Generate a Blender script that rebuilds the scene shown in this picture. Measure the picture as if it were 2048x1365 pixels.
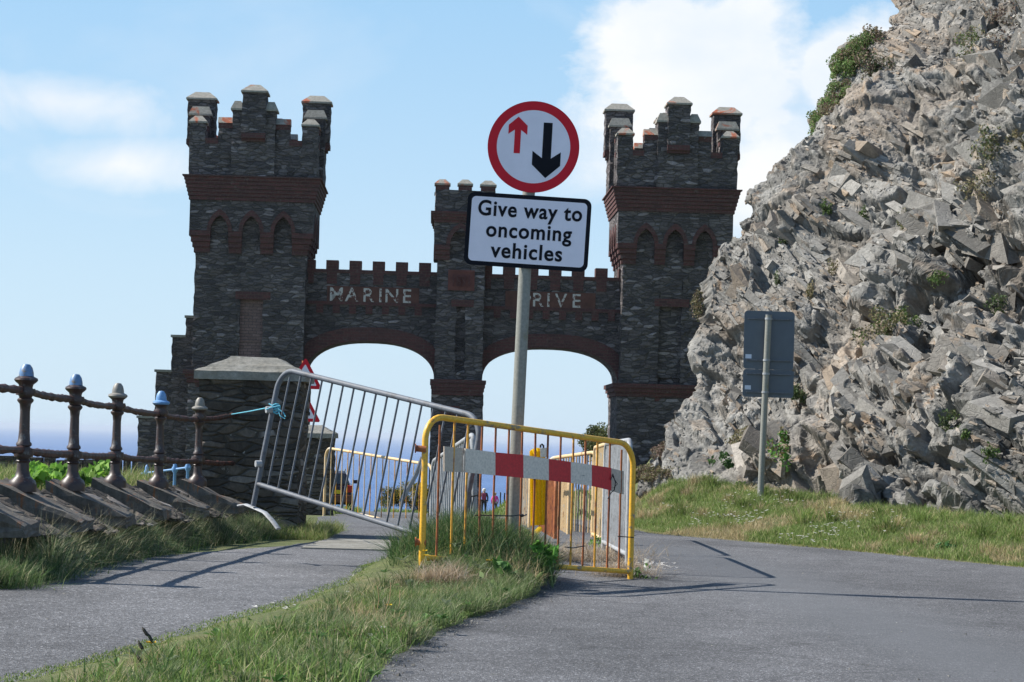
import bpy, math, random
import numpy as np
from mathutils import Matrix, Vector
R = math.radians
scene = bpy.context.scene
for o in list(bpy.data.objects): bpy.data.objects.remove(o)

# ------------------------------------------------------------------ camera
FPX = 4500.0                      # focal length in pixels of the 2048 px wide photograph
PITCH, ROLL = 2.476, 1.55
camd = bpy.data.cameras.new('camera'); cam = bpy.data.objects.new('camera', camd)
scene.collection.objects.link(cam); scene.camera = cam
camd.sensor_width = 36; camd.lens = 36*FPX/2048
camd.clip_start = 0.1; camd.clip_end = 120000
CM = Matrix.Rotation(R(90+PITCH), 4, 'X') @ Matrix.Rotation(R(ROLL), 4, 'Z')
cam.matrix_world = CM

# ------------------------------------------------------------------ light
SUN_EL, SUN_BACK = 42.0, 9.0      # sun from the left, a little behind the gateway
sx = -math.cos(R(SUN_BACK))*math.cos(R(SUN_EL)); sy = math.sin(R(SUN_BACK))*math.cos(R(SUN_EL)); sz = math.sin(R(SUN_EL))
SUN = Vector((sx, sy, sz))
ld = bpy.data.lights.new('sun', 'SUN'); ld.energy = 4.6; ld.angle = R(0.5); ld.color = (1, 0.95, 0.87)
lo = bpy.data.objects.new('sun', ld); scene.collection.objects.link(lo)
lo.rotation_euler = SUN.to_track_quat('Z', 'Y').to_euler()

scene.view_settings.view_transform = 'Standard'; scene.view_settings.look = 'None'
scene.view_settings.gamma = 1; scene.view_settings.exposure = 0.75

class NT:
    """small node helper"""
    def __init__(s, tree): s.t = tree; s.n = tree.nodes; s.l = tree.links
    def new(s, typ, **kw):
        nd = s.n.new(typ)
        for k, v in kw.items():
            if hasattr(nd, k) and k not in nd.inputs.keys(): setattr(nd, k, v)
            else: s.set(nd.inputs[k], v)
        return nd
    def set(s, sock, v):
        if isinstance(v, bpy.types.NodeSocket): s.l.new(v, sock)
        elif isinstance(v, (tuple, list)) and len(v) == 3 and sock.type == 'RGBA': sock.default_value = (*v, 1)
        else: sock.default_value = v
    def math(s, op, a, b=0.0, clamp=False):
        nd = s.n.new('ShaderNodeMath'); nd.operation = op; nd.use_clamp = clamp
        s.set(nd.inputs[0], a); s.set(nd.inputs[1], b); return nd.outputs[0]
    def vmath(s, op, a, b=(0, 0, 0), out=0):
        nd = s.n.new('ShaderNodeVectorMath'); nd.operation = op
        s.set(nd.inputs[0], a); s.set(nd.inputs[1], b); return nd.outputs[out]
    def scale(s, v, xyz): return s.vmath('MULTIPLY', v, xyz)
    def noise(s, vec, scale, detail=4, rough=.6, dist=0.0):
        nd = s.n.new('ShaderNodeTexNoise'); s.set(nd.inputs['Vector'], vec)
        nd.inputs['Scale'].default_value = scale; nd.inputs['Detail'].default_value = detail
        nd.inputs['Roughness'].default_value = rough; nd.inputs['Distortion'].default_value = dist
        return nd.outputs['Fac']
    def vor(s, vec, scale, feature='F1', rnd=1.0):
        nd = s.n.new('ShaderNodeTexVoronoi'); nd.feature = feature; s.set(nd.inputs['Vector'], vec)
        nd.inputs['Scale'].default_value = scale; nd.inputs['Randomness'].default_value = rnd; return nd
    def ramp(s, fac, stops, interp='LINEAR'):
        nd = s.n.new('ShaderNodeValToRGB'); s.set(nd.inputs[0], fac); cr = nd.color_ramp; cr.interpolation = interp
        while len(cr.elements) < len(stops): cr.elements.new(0.5)
        for e, (p, c) in zip(cr.elements, stops):
            e.position = p; e.color = (c, c, c, 1) if isinstance(c, (int, float)) else (*c, 1)
        return nd.outputs[0]
    def mix(s, fac, a, b, mode='MIX'):
        nd = s.n.new('ShaderNodeMix'); nd.data_type = 'RGBA'; nd.blend_type = mode
        s.set(nd.inputs[0], fac); s.set(nd.inputs[6], a); s.set(nd.inputs[7], b); return nd.outputs[2]
    def bump(s, h, strength=.5, dist=.02, normal=None):
        nd = s.n.new('ShaderNodeBump'); s.set(nd.inputs['Height'], h)
        nd.inputs['Strength'].default_value = strength; nd.inputs['Distance'].default_value = dist
        if normal is not None: s.set(nd.inputs['Normal'], normal)
        return nd.outputs[0]
    def coord(s, kind='Object'): return s.n.new('ShaderNodeTexCoord').outputs[kind]

# ------------------------------------------------------------------ sky
def ray(px, py):
    v = CM.to_3x3() @ Vector(((px-1024)/FPX, (682.5-py)/FPX, -1)); return v.normalized()
world = bpy.data.worlds.new('World'); scene.world = world; world.use_nodes = True
w = NT(world.node_tree); w.n.clear()
sky = w.n.new('ShaderNodeTexSky'); sky.sky_type = 'NISHITA'; sky.sun_disc = False
sky.sun_elevation = R(SUN_EL); sky.sun_rotation = math.atan2(sx, sy)
sky.altitude = 60; sky.air_density = 1.0; sky.dust_density = 0.6; sky.ozone_density = 2.2
dirv = w.coord('Generated')
def blob(px, py, wx, wy):
    c = ray(px, py); d = w.vmath('SUBTRACT', dirv, tuple(c))
    d = w.scale(d, (FPX/wx, 0.0, FPX/wy)); ln = w.vmath('LENGTH', d, out=1)
    return w.math('SUBTRACT', 1.0, ln)
wn = w.noise(w.scale(dirv, (1, 1, 1.5)), 16, 8, .62, .3)
wn2 = w.noise(w.scale(dirv, (1, 1, 2.2)), 5.5, 6, .55, .5)
def cloud(px, py, wx, wy, amp, lo_, hi_):
    m = w.math('ADD', blob(px, py, wx, wy), w.math('MULTIPLY', w.math('SUBTRACT', wn, .5), amp))
    nd = w.new('ShaderNodeMapRange', clamp=True); w.set(nd.inputs[0], m); nd.inputs[1].default_value = lo_; nd.inputs[2].default_value = hi_
    return nd.outputs[0]
ms = [cloud(1385, 150, 250, 250, 1.7, .0, .35), cloud(1740, 150, 170, 140, 1.4, .05, .4), cloud(1560, 330, 420, 190, 2.0, .0, .9), cloud(1250, 330, 250, 120, 2.0, .1, 1.2),
      cloud(100, 205, 260, 75, 2.0, .05, .9), cloud(230, 330, 250, 70, 2.0, .15, 1.3)]
m = ms[0]
for q in ms[1:]: m = w.math('MAXIMUM', m, q)
m2 = w.ramp(wn2, [(.52, 0), (.75, .35)])           # loose cloud over the rest of the sky
m = w.math('MAXIMUM', m, m2)
m = w.math('MULTIPLY', m, .95)
skc = w.new('ShaderNodeHueSaturation', Saturation=1.0, Value=1.0, Color=sky.outputs[0]).outputs[0]
sepz = w.new('ShaderNodeSeparateXYZ', Vector=dirv).outputs[2]
grad = w.ramp(w.math('MULTIPLY', sepz, 1.0), [(0.0, (3.7, 4.85, 5.9)), (.07, (3.35, 4.6, 5.75)), (.20, (2.25, 3.9, 5.6)), (.5, (.9, 1.9, 3.6)), (1.0, (.5, 1.1, 2.4))])
skc = w.mix(.85, skc, grad)
shade = w.ramp(w.noise(w.scale(dirv, (1, 1, 1.6)), 9, 5), [(.35, (4.9, 5.4, 6.0)), (.65, (6.1, 6.15, 6.2))])
mixc = w.mix(m, skc, shade)
bg = w.new('ShaderNodeBackground', Color=mixc, Strength=0.1)
wo = w.n.new('ShaderNodeOutputWorld'); w.l.new(bg.outputs[0], wo.inputs[0])

# ------------------------------------------------------------------ projection helpers (pixel of the photograph -> point in the place)
def P(px, py, d):
    v = CM.to_3x3() @ Vector(((px-1024)/FPX, (682.5-py)/FPX, -1)); return v*(d/v.y)
CMI = np.array(CM.to_3x3().transposed())
def proj(p):                       # (N,3) -> px, py
    c = p @ CMI.T; return 1024+FPX*c[:, 0]/-c[:, 2], 682.5-FPX*c[:, 1]/-c[:, 2]

# terrain ------------------------------------------------------------------
_ty = np.arange(-20, 420, .25)
_tz = np.interp(_ty, [-20, 0, 11, 16, 22, 27, 40, 62, 100, 166, 205, 240, 262, 420], [-1.1, -1.04, -1.01, -1.0, -.985, -1.01, -1.46, -2.22, -3.5, -5.65, -7.3, -10, -62, -62])
_k = np.hanning(17); _k /= _k.sum(); _tz = np.convolve(np.pad(_tz, 8, 'edge'), _k, 'valid')
def prof(y): return np.interp(y, _ty, _tz)
def sm(t): t = np.clip(t, 0, 1); return t*t*(3-2*t)
def edge_x(y): return np.interp(y, [-20, 8, 15, 17, 19.3, 21.8, 24.5, 28, 40, 60, 90, 140, 300], [30, 14, 7.6, 5.8, 4.4, 3.05, 1.55, 1.15, 1.7, 2.75, 3.5, 5, 9])
def hashn(ix, iy, iz, seed):
    h = (ix.astype(np.int64)*374761393 + iy.astype(np.int64)*668265263 + iz.astype(np.int64)*2147483647 + seed*1274126177) & 0xffffffff
    h = ((h ^ (h >> 13))*1274126177) & 0xffffffff; h = ((h ^ (h >> 16))*2246822519) & 0xffffffff
    return ((h ^ (h >> 15)) & 0xffffff)/float(0x1000000)
def vnoise(p, seed=0):
    i = np.floor(p); f = p-i; f = f*f*(3-2*f); out = 0
    for a in (0, 1):
        for b in (0, 1):
            for c in (0, 1):
                wgt = (f[:, 0] if a else 1-f[:, 0])*(f[:, 1] if b else 1-f[:, 1])*(f[:, 2] if c else 1-f[:, 2])
                out = out+wgt*hashn(i[:, 0]+a, i[:, 1]+b, i[:, 2]+c, seed)
    return out
def n2(x, y, s, seed=0):
    x = np.asarray(x, float); y = np.asarray(y, float); sh = np.broadcast(x, y).shape
    p = np.stack([np.broadcast_to(x, sh).ravel()*s, np.broadcast_to(y, sh).ravel()*s, np.zeros(int(np.prod(sh)) if sh else 1)], 1)
    return vnoise(p, seed).reshape(sh)-.5
RAILX = -3.42
def ground_z(x, y):
    x = np.asarray(x, float); y = np.asarray(y, float)
    z = prof(y)
    z = z+(np.interp(y, [0, 9, 14, 16, 20, 24, 30], [-1.02, -1.0, -.97, -.99, -1.06, -1.13, -1.15])-z)*sm((-.35-x)/.7)*sm((31-y)/4)
    e = x-edge_x(y)
    hm = np.interp(y, [10, 20, 26, 31, 38, 60], [.10, .17, .30, .62, 1.2, 1.2]); wd = np.interp(y, [10, 20, 26, 31, 60], [3.2, 3.0, 2.3, 1.0, 1.0])
    z = z+hm*sm(e/wd)*(1+.25*n2(x, y, 1.3, 3))+np.where(e > .2, .05*n2(x, y, 3.1, 4), 0)*sm(e)
    z = z+1.4*sm((x+1.2)/2.2)*sm((y-105)/25)*sm((192-y)/8)
    # far right hillside
    z = z+14*sm((x-8)/22)*sm((y-20)/20)*sm((230-y)/40)
    # bank behind the railing, then the slope down to the sea
    l = sm((-x-3.5)/.35)*sm((27-y)/2); z = z+.5*l+.12*l*n2(x, y, 1.1, 9)
    z = z-6*sm((-x-6)/6)*sm((56-y)/16)
    z = z-45*sm((-x-34)/22)
    return z
def mound(x, y):                   # the grass island between path and road
    return .30*np.exp(-((x+.28)/.52)**2-((y-15.4)/.85)**2)
def G(px, py):
    v = P(px, py, 1.0); lo_, hi_ = 5.0, 5.0
    while hi_ < 260:
        hi_ += .25
        if v.z*hi_ < float(ground_z(v.x*hi_, hi_)): break
        lo_ = hi_
    for _ in range(20):
        m_ = (lo_+hi_)/2
        if v.z*m_ < float(ground_z(v.x*m_, m_)): hi_ = m_
        else: lo_ = m_
    return v*lo_

# ------------------------------------------------------------------ mesh helpers
COL = scene.collection
class MB:
    def __init__(s): s.v = []; s.f = []; s.m = []
    def add(s, vs, fs, mi=0):
        b = len(s.v); s.v += [tuple(v) for v in vs]; s.f += [tuple(b+i for i in f) for f in fs]; s.m += [mi]*len(fs); return s
    def box(s, x0, x1, y0, y1, z0, z1, mi=0, M=None):
        vs = [Vector(q) for q in ((x0,y0,z0),(x1,y0,z0),(x1,y1,z0),(x0,y1,z0),(x0,y0,z1),(x1,y0,z1),(x1,y1,z1),(x0,y1,z1))]
        if M is not None: vs = [M @ v for v in vs]
        return s.add(vs, [(0,3,2,1),(4,5,6,7),(0,1,5,4),(1,2,6,5),(2,3,7,6),(3,0,4,7)], mi)
    def frus(s, x0, x1, y0, y1, z0, z1, ix, iy, mi=0):     # box with inset top
        vs = ((x0,y0,z0),(x1,y0,z0),(x1,y1,z0),(x0,y1,z0),(x0+ix,y0+iy,z1),(x1-ix,y0+iy,z1),(x1-ix,y1-iy,z1),(x0+ix,y1-iy,z1))
        return s.add(vs, [(0,3,2,1),(4,5,6,7),(0,1,5,4),(1,2,6,5),(2,3,7,6),(3,0,4,7)], mi)
    def tube(s, pts, r, seg=8, mi=0, flat=1.0, rs=None, caps=True):
        pts = [Vector(p) for p in pts]; rings = []; n = len(pts); up = None
        for i, p in enumerate(pts):
            t = (pts[min(i+1, n-1)]-pts[max(i-1, 0)]).normalized()
            if up is None: up = Vector((0, 0, 1)) if abs(t.z) < .9 else Vector((0, 1, 0))
            a = t.cross(up)
            if a.length < 1e-4: a = t.cross(Vector((1, 0, 0)))
            a.normalize(); b = a.cross(t).normalized(); up = b
            rr = rs[i] if rs else r
            rings.append([p+(a*math.cos(2*math.pi*k/seg)+b*math.sin(2*math.pi*k/seg)*flat)*rr for k in range(seg)])
        vs = [v for q in rings for v in q]; fs = []
        for i in range(n-1):
            for k in range(seg):
                k2 = (k+1) % seg; fs.append((i*seg+k, (i+1)*seg+k, (i+1)*seg+k2, i*seg+k2))
        if caps: fs.append(tuple(range(seg))); fs.append(tuple((n-1)*seg+k for k in reversed(range(seg))))
        return s.add(vs, fs, mi)
    def lathe(s, prof_, seg=20, mi=0, c=(0, 0, 0)):
        vs = []; fs = []
        for r, z in prof_:
            for k in range(seg):
                a = 2*math.pi*k/seg; vs.append((c[0]+r*math.cos(a), c[1]+r*math.sin(a), c[2]+z))
        for i in range(len(prof_)-1):
            for k in range(seg):
                k2 = (k+1) % seg; fs.append((i*seg+k, i*seg+k2, (i+1)*seg+k2, (i+1)*seg+k))
        fs.append(tuple(reversed(range(seg)))); fs.append(tuple((len(prof_)-1)*seg+k for k in range(seg)))
        return s.add(vs, fs, mi)
    def prism(s, poly, y0, y1, mi=0, M=None):              # poly in (x,z), front at y0
        n = len(poly); vs = [Vector((x, y0, z)) for x, z in poly]+[Vector((x, y1, z)) for x, z in poly]
        if M is not None: vs = [M @ v for v in vs]
        fs = [tuple(range(n)), tuple(reversed(range(n, 2*n)))]+[(i, n+i, n+(i+1) % n, (i+1) % n) for i in range(n)]
        return s.add(vs, fs, mi)
    def rough(s, x0, x1, y0, y1, z0, z1, cell=.14, amp=.018, seed=1, mi=0):   # coursed rubble box with uneven faces
        rnd = np.random.RandomState(seed)
        def axis(a, b): return np.linspace(a, b, max(2, int(round((b-a)/cell))+1))
        X, Y, Z = axis(x0, x1), axis(y0, y1), axis(z0, z1)
        idx = {}; vs = []; c = ((x0+x1)/2, (y0+y1)/2)
        nx, ny, nz = len(X), len(Y), len(Z)
        def vid(i, j, k):
            if (i, j, k) not in idx:
                o = [X[i], Y[j], Z[k]]
                if 0 < k < nz-1 or True:
                    jx, jy, jz = rnd.uniform(-amp, amp, 3)
                    if i in (0, nx-1): o[0] += jx
                    if j in (0, ny-1): o[1] += jy
                    if 0 < k < nz-1: o[2] += jz*1.5
                    elif k == nz-1: o[2] += jz*.5
                idx[(i, j, k)] = len(vs); vs.append(o)
            return idx[(i, j, k)]
        fs = []
        for i in range(nx-1):
            for k in range(nz-1):
                fs.append((vid(i,0,k), vid(i+1,0,k), vid(i+1,0,k+1), vid(i,0,k+1)))
                fs.append((vid(i,ny-1,k), vid(i,ny-1,k+1), vid(i+1,ny-1,k+1), vid(i+1,ny-1,k)))
            for j in range(ny-1):
                fs.append((vid(i,j,nz-1), vid(i+1,j,nz-1), vid(i+1,j+1,nz-1), vid(i,j+1,nz-1)))
                fs.append((vid(i,j,0), vid(i,j+1,0), vid(i+1,j+1,0), vid(i+1,j,0)))
        for j in range(ny-1):
            for k in range(nz-1):
                fs.append((vid(0,j,k), vid(0,j,k+1), vid(0,j+1,k+1), vid(0,j+1,k)))
                fs.append((vid(nx-1,j,k), vid(nx-1,j+1,k), vid(nx-1,j+1,k+1), vid(nx-1,j,k+1)))
        return s.add(vs, fs, mi)
    def build(s, name, mats, parent=None, smooth=False, loc=None, bevel=0):
        me = bpy.data.meshes.new(name); me.from_pydata(s.v, [], s.f)
        if not isinstance(mats, (list, tuple)): mats = [mats]
        for q in mats: me.materials.append(q)
        if len(mats) > 1: me.polygons.foreach_set('material_index', s.m)
        if smooth:
            me.polygons.foreach_set('use_smooth', [True]*len(me.polygons))
            me.set_sharp_from_angle(angle=R(40))
        me.update()
        o = bpy.data.objects.new(name, me); COL.objects.link(o)
        if parent: o.parent = parent
        if loc is not None: o.location = loc
        if bevel:
            b = o.modifiers.new('bevel', 'BEVEL'); b.width = bevel; b.segments = 2; b.limit_method = 'ANGLE'
        return o
def tag(o, label=None, cat=None, group=None, kind=None):
    if label: o['label'] = label
    if cat: o['category'] = cat
    if group: o['group'] = group
    if kind: o['kind'] = kind
    return o
def empty(name, loc, rot=(0, 0, 0), **kw):
    o = bpy.data.objects.new(name, None); COL.objects.link(o); o.location = loc; o.rotation_euler = rot; o.empty_display_size = .2
    return tag(o, **kw)
def copy_tree(o, parent=None):
    c = o.copy(); COL.objects.link(c); c.parent = parent
    for ch in [q for q in bpy.data.objects if q.parent == o]: copy_tree(ch, c)
    return c
def bigmesh(name, V, F, mat, col=None, parent=None, smooth=False):
    """V (N,3) float, F (M,4) int quads (a repeated last index = triangle)"""
    me = bpy.data.meshes.new(name); me.vertices.add(len(V)); me.vertices.foreach_set('co', np.ascontiguousarray(V, np.float32).ravel())
    tri = F[:, 3] == F[:, 2]; cnt = np.where(tri, 3, 4); starts = np.concatenate([[0], np.cumsum(cnt)[:-1]])
    mask = np.ones(F.shape, bool); mask[tri, 3] = False; li = F[mask]
    me.loops.add(len(li)); me.loops.foreach_set('vertex_index', li.astype(np.int32))
    me.polygons.add(len(F)); me.polygons.foreach_set('loop_start', starts.astype(np.int32))
    me.polygons.foreach_set('use_smooth', np.full(len(F), smooth))
    if col is not None:
        a = me.color_attributes.new('col', 'FLOAT_COLOR', 'POINT')
        c4 = np.ones((len(V), 4), np.float32); c4[:, :col.shape[1]] = col; a.data.foreach_set('color', c4.ravel())
    me.materials.append(mat); me.update(calc_edges=True); me.validate()
    o = bpy.data.objects.new(name, me); COL.objects.link(o)
    if parent: o.parent = parent
    return o

# ------------------------------------------------------------------ materials
def mat(name, fn):
    m_ = bpy.data.materials.new(name); m_.use_nodes = True; t = NT(m_.node_tree); t.n.clear()
    b = t.n.new('ShaderNodeBsdfPrincipled'); o = t.n.new('ShaderNodeOutputMaterial'); t.l.new(b.outputs[0], o.inputs[0])
    t.b = b; t.o = o; fn(t, b); return m_
def I(b, **kw):
    for k, v in kw.items():
        s = b.inputs[k.replace('_', ' ')]
        if isinstance(v, bpy.types.NodeSocket): b.id_data.links.new(v, s)
        elif isinstance(v, tuple) and len(v) == 3: s.default_value = (*v, 1)
        else: s.default_value = v
def plain(name, c, rough=.6, metal=0.0, var=.12, scale=8, bump=0.0):
    def f(t, b):
        co = t.coord(); n = t.noise(co, scale, 5)
        k = t.ramp(n, [(.3, 1-var), (.7, 1+var)])
        I(b, Base_Color=t.mix(1.0, (*c,), k, 'MULTIPLY'), Roughness=rough, Metallic=metal)
        if bump: I(b, Normal=t.bump(t.noise(co, scale*6, 4), bump, .005))
    return mat(name, f)
def rubble(t, b, s, cols, white=.0, bstr=.8, light=1.0, zs=3.1, warp=.36):
    co = t.coord(); wp = t.new('ShaderNodeTexNoise', Scale=s*.7, Vector=co)
    cw = t.vmath('ADD', co, t.vmath('SCALE', t.vmath('SUBTRACT', wp.outputs['Color'], (.5, .5, .5)), (0, 0, 0)))
    d = t.n.new('ShaderNodeVectorMath'); d.operation = 'SCALE'; t.set(d.inputs[0], t.vmath('SUBTRACT', wp.outputs['Color'], (.5, .5, .5))); d.inputs['Scale'].default_value = warp/s
    cw = t.vmath('ADD', co, d.outputs[0]); cv = t.scale(cw, (1, 1, zs))
    v = t.vor(cv, s); ve = t.vor(cv, s, 'DISTANCE_TO_EDGE')
    rnd = t.math('FRACT', t.math('MULTIPLY', t.new('ShaderNodeSeparateColor', Color=v.outputs['Color']).outputs[0], 7.31))
    c = t.ramp(rnd, cols)
    fine = t.noise(cw, s*6, 6, .7)
    c = t.mix(1.0, c, t.ramp(fine, [(.25, .6), (.75, 1.4)]), 'MULTIPLY')
    big = t.noise(co, .7, 3); c = t.mix(1.0, c, t.ramp(big, [(.3, .75), (.7, 1.2)]), 'MULTIPLY')
    mort = t.ramp(ve.outputs[0], [(.02, 1), (.07, 0)])
    c = t.mix(1.0, c, (1.04, .97, 1.0), 'MULTIPLY')
    c = t.mix(t.math('MULTIPLY', mort, .75), c, (.075*light, .07*light, .062*light))
    lich = t.ramp(t.noise(cw, s*2.3, 8, .75), [(.62, 0), (.68, 1)])
    c = t.mix(t.math('MULTIPLY', lich, white), c, (.5, .5, .47))
    h = t.math('ADD', t.ramp(ve.outputs[0], [(0, 0), (.12, .8)]), t.math('MULTIPLY', fine, .45))
    h = t.math('ADD', h, t.math('MULTIPLY', rnd, .5))
    I(b, Base_Color=c, Roughness=.9, Normal=t.bump(h, bstr, .05)); b.inputs['Specular IOR Level'].default_value = .25
M = {}
M['stone'] = mat('slate_rubble', lambda t, b: rubble(t, b, 3.8, [(0, (.062, .060, .062)), (.35, (.094, .09, .09)), (.6, (.12, .112, .107)), (.9, (.145, .14, .135)), (.985, (.26, .25, .25))], white=.38))
M['stone_near'] = mat('pillar_rubble', lambda t, b: rubble(t, b, 3.6, [(0, (.058, .052, .042)), (.4, (.085, .077, .062)), (.7, (.115, .10, .078)), (.93, (.16, .15, .125)), (1, (.27, .26, .235))], white=.75, zs=3.3, light=.85, warp=.16))
def brickf(t, b, c1=(.115, .052, .05), c2=(.078, .042, .042), mort=(.10, .07, .06)):
    co = t.coord(); s = t.new('ShaderNodeSeparateXYZ', Vector=co)
    u = t.math('ADD', s.outputs[0], s.outputs[1]); v = t.new('ShaderNodeCombineXYZ', X=u, Y=s.outputs[2], Z=0.0)
    br = t.new('ShaderNodeTexBrick', Vector=v.outputs[0], Scale=1.0); br.inputs['Brick Width'].default_value = .23; br.inputs['Row Height'].default_value = .085
    br.inputs['Mortar Size'].default_value = .009; t.set(br.inputs['Color1'], c1); t.set(br.inputs['Color2'], c2); t.set(br.inputs['Mortar'], mort)
    fine = t.noise(co, 22, 6, .7); c = t.mix(1.0, br.outputs[0], t.ramp(fine, [(.25, .6), (.75, 1.4)]), 'MULTIPLY')
    pal = t.ramp(t.noise(co, 5, 6, .7), [(.6, 0), (.7, .5)]); c = t.mix(pal, c, (.17, .15, .14))
    I(b, Base_Color=c, Roughness=.9, Normal=t.bump(t.math('ADD', t.math('MULTIPLY', br.outputs['Fac'], -1.0), fine), .6, .02)); b.inputs['Specular IOR Level'].default_value = .2
M['brick'] = mat('red_brick', brickf)
M['brick_pale'] = mat('pale_brick_infill', lambda t, b: brickf(t, b, (.22, .15, .14), (.16, .11, .10), (.10, .08, .08)))
def capf(t, b):
    co = t.coord(); n = t.noise(co, 1.4, 4, .5, 1.0); f = t.noise(co, 14, 7, .75)
    c = t.ramp(n, [(.0, (.24, .23, .20)), (.56, (.30, .28, .24)), (.62, (.42, .12, .06)), (.8, (.30, .11, .07))])
    c = t.mix(1.0, c, t.ramp(f, [(.3, .6), (.7, 1.35)]), 'MULTIPLY'); c = t.mix(t.ramp(f, [(.66, 0), (.72, .6)]), c, (.6, .58, .54))
    I(b, Base_Color=c, Roughness=.9, Normal=t.bump(f, .4, .02))
M['cap'] = mat('cap_stone', capf)
def concf(t, b):
    co = t.coord(); f = t.noise(co, 18, 8, .75); n = t.noise(co, 3, 4)
    c = t.ramp(n, [(.3, (.17, .16, .13)), (.7, (.30, .29, .26))]); c = t.mix(1.0, c, t.ramp(f, [(.3, .6), (.7, 1.3)]), 'MULTIPLY')
    c = t.mix(t.ramp(t.noise(co, 9, 6, .8), [(.64, 0), (.68, .7)]), c, (.5, .5, .46))
    I(b, Base_Color=c, Roughness=.92, Normal=t.bump(f, .8, .02))
M['cope'] = mat('weathered_coping', concf)
def copestone(t, b):
    co = t.coord(); f = t.noise(co, 16, 8, .75); n = t.noise(t.scale(co, (5, 1.5, 1)), 3.2, 4)
    c = t.ramp(n, [(.3, (.10, .085, .07)), (.58, (.15, .135, .115)), (.66, (.26, .12, .06)), (.8, (.28, .10, .045))]); c = t.mix(1.0, c, t.ramp(f, [(.3, .6), (.7, 1.3)]), 'MULTIPLY')
    I(b, Base_Color=c, Roughness=.92, Normal=t.bump(f, .8, .02))
M['copestone'] = mat('rust_stained_coping', copestone)
def asphalt(t, b, base=.075, chip=.22, cks=.3, cs=170):
    co = t.coord(); v = t.vor(co, cs); r = t.new('ShaderNodeSeparateColor', Color=v.outputs['Color']).outputs[0]
    g = t.ramp(r, [(0, base*.45), (.5, base), (.93, base*1.6), (1, chip)])
    f = t.noise(co, 60, 5, .7); g = t.mix(1.0, g, t.ramp(f, [(.3, .7), (.7, 1.3)]), 'MULTIPLY')
    big = t.noise(t.scale(co, (1, .55, 1)), .8, 4, .55, .6); g = t.mix(1.0, g, t.ramp(big, [(.35, .78), (.65, 1.22)]), 'MULTIPLY')
    mid = t.noise(co, 5.5, 6, .7); g = t.mix(1.0, g, t.ramp(mid, [(.32, .82), (.68, 1.16)]), 'MULTIPLY')
    cw_ = t.vmath('ADD', co, t.scale(t.new('ShaderNodeTexNoise', Vector=co, Scale=3.0).outputs['Color'], (.5, .5, 0)))
    crk = t.vor(cw_, .55, 'DISTANCE_TO_EDGE').outputs[0]; g = t.mix(t.ramp(crk, [(.003, cks), (.009, 0)]), g, (.02, .02, .02))
    g = t.mix(1.0, g, (1.02, 1.02, 1.06), 'MULTIPLY')
    gr = t.ramp(t.noise(co, 3.3, 7, .7), [(.64, 0), (.74, .35)]); g = t.mix(gr, g, (.10, .095, .05))
    I(b, Base_Color=g, Roughness=.85, Normal=t.bump(t.math('ADD', v.outputs['Distance'], f), .9, .006)); b.inputs['Specular IOR Level'].default_value = .35
def roadf(t, b):
    asphalt(t, b, .114, .5)
    # smooth polished wheel track, bluish and a little lighter
    co = t.coord(); s = t.new('ShaderNodeSeparateXYZ', Vector=co); x, y = s.outputs[0], s.outputs[1]
    wob = t.math('MULTIPLY', t.math('SUBTRACT', t.noise(co, .5, 3), .5), .35)
    # track running from (3.3,11.5) to (1.3,22)
    yb_ = t.math('MAXIMUM', t.math('SUBTRACT', y, 17.0), 0.0); cx = t.math('ADD', t.math('ADD', t.math('MULTIPLY', y, -.06), t.math('MULTIPLY', t.math('MULTIPLY', yb_, yb_), -.02)), t.math('ADD', wob, 2.9)); dx = t.math('ABSOLUTE', t.math('SUBTRACT', x, cx))
    k = t.new('ShaderNodeMapRange', clamp=True); t.set(k.inputs[0], dx); k.inputs[1].default_value = .75; k.inputs[2].default_value = .15; k.inputs[3].default_value = 0; k.inputs[4].default_value = .6
    src = b.inputs['Base Color'].links[0].from_socket
    fine = t.ramp(t.noise(co, 90, 4, .7), [(.3, (.115, .12, .13)), (.7, (.17, .178, .188))])
    t.l.new(t.mix(k.outputs[0], src, fine), b.inputs['Base Color'])
M['road'] = mat('road_asphalt', roadf)
M['path'] = mat('path_asphalt', lambda t, b: asphalt(t, b, .118, .42, 0.0, cs=110))
def soilf(t, b):
    co = t.coord(); n = t.noise(co, 2.2, 6, .65); f = t.noise(co, 40, 5, .7)
    c = t.ramp(n, [(.3, (.06, .075, .02)), (.5, (.10, .12, .035)), (.68, (.16, .14, .06))]); c = t.mix(1.0, c, t.ramp(f, [(.3, .5), (.7, 1.4)]), 'MULTIPLY')
    I(b, Base_Color=c, Roughness=.95, Normal=t.bump(f, .7, .02))
M['soil'] = mat('turf', soilf)
def seaf(t, b):
    co = t.coord(); a = t.noise(t.scale(co, (.25, 1, 1)), .02, 8, .7); c = t.ramp(t.noise(t.scale(co, (.2, 1, 1)), .0016, 5), [(.35, (.045, .12, .30)), (.65, (.065, .155, .36))])
    I(b, Base_Color=c, Roughness=.45, Normal=t.bump(a, 1.0, 12)); b.inputs['Specular IOR Level'].default_value = .3
M['sea'] = mat('sea_water', seaf)
def vcol(name, rough=.8, trans=.0, bump=0, tint=1.0):
    def f(t, b):
        at = t.new('ShaderNodeAttribute', attribute_name='col'); c = at.outputs['Color']
        I(b, Base_Color=c, Roughness=rough); b.inputs['Specular IOR Level'].default_value = .25
        if trans:
            tr = t.new('ShaderNodeBsdfTranslucent', Color=c); mx = t.new('ShaderNodeMixShader', Fac=trans)
            t.l.new(b.outputs[0], mx.inputs[1]); t.l.new(tr.outputs[0], mx.inputs[2]); t.l.new(mx.outputs[0], t.o.inputs[0])
    return mat(name, f)
M['leaf'] = vcol('leaf', .65, .3)
M['blade'] = vcol('grass_blade', .6, .35)
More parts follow.
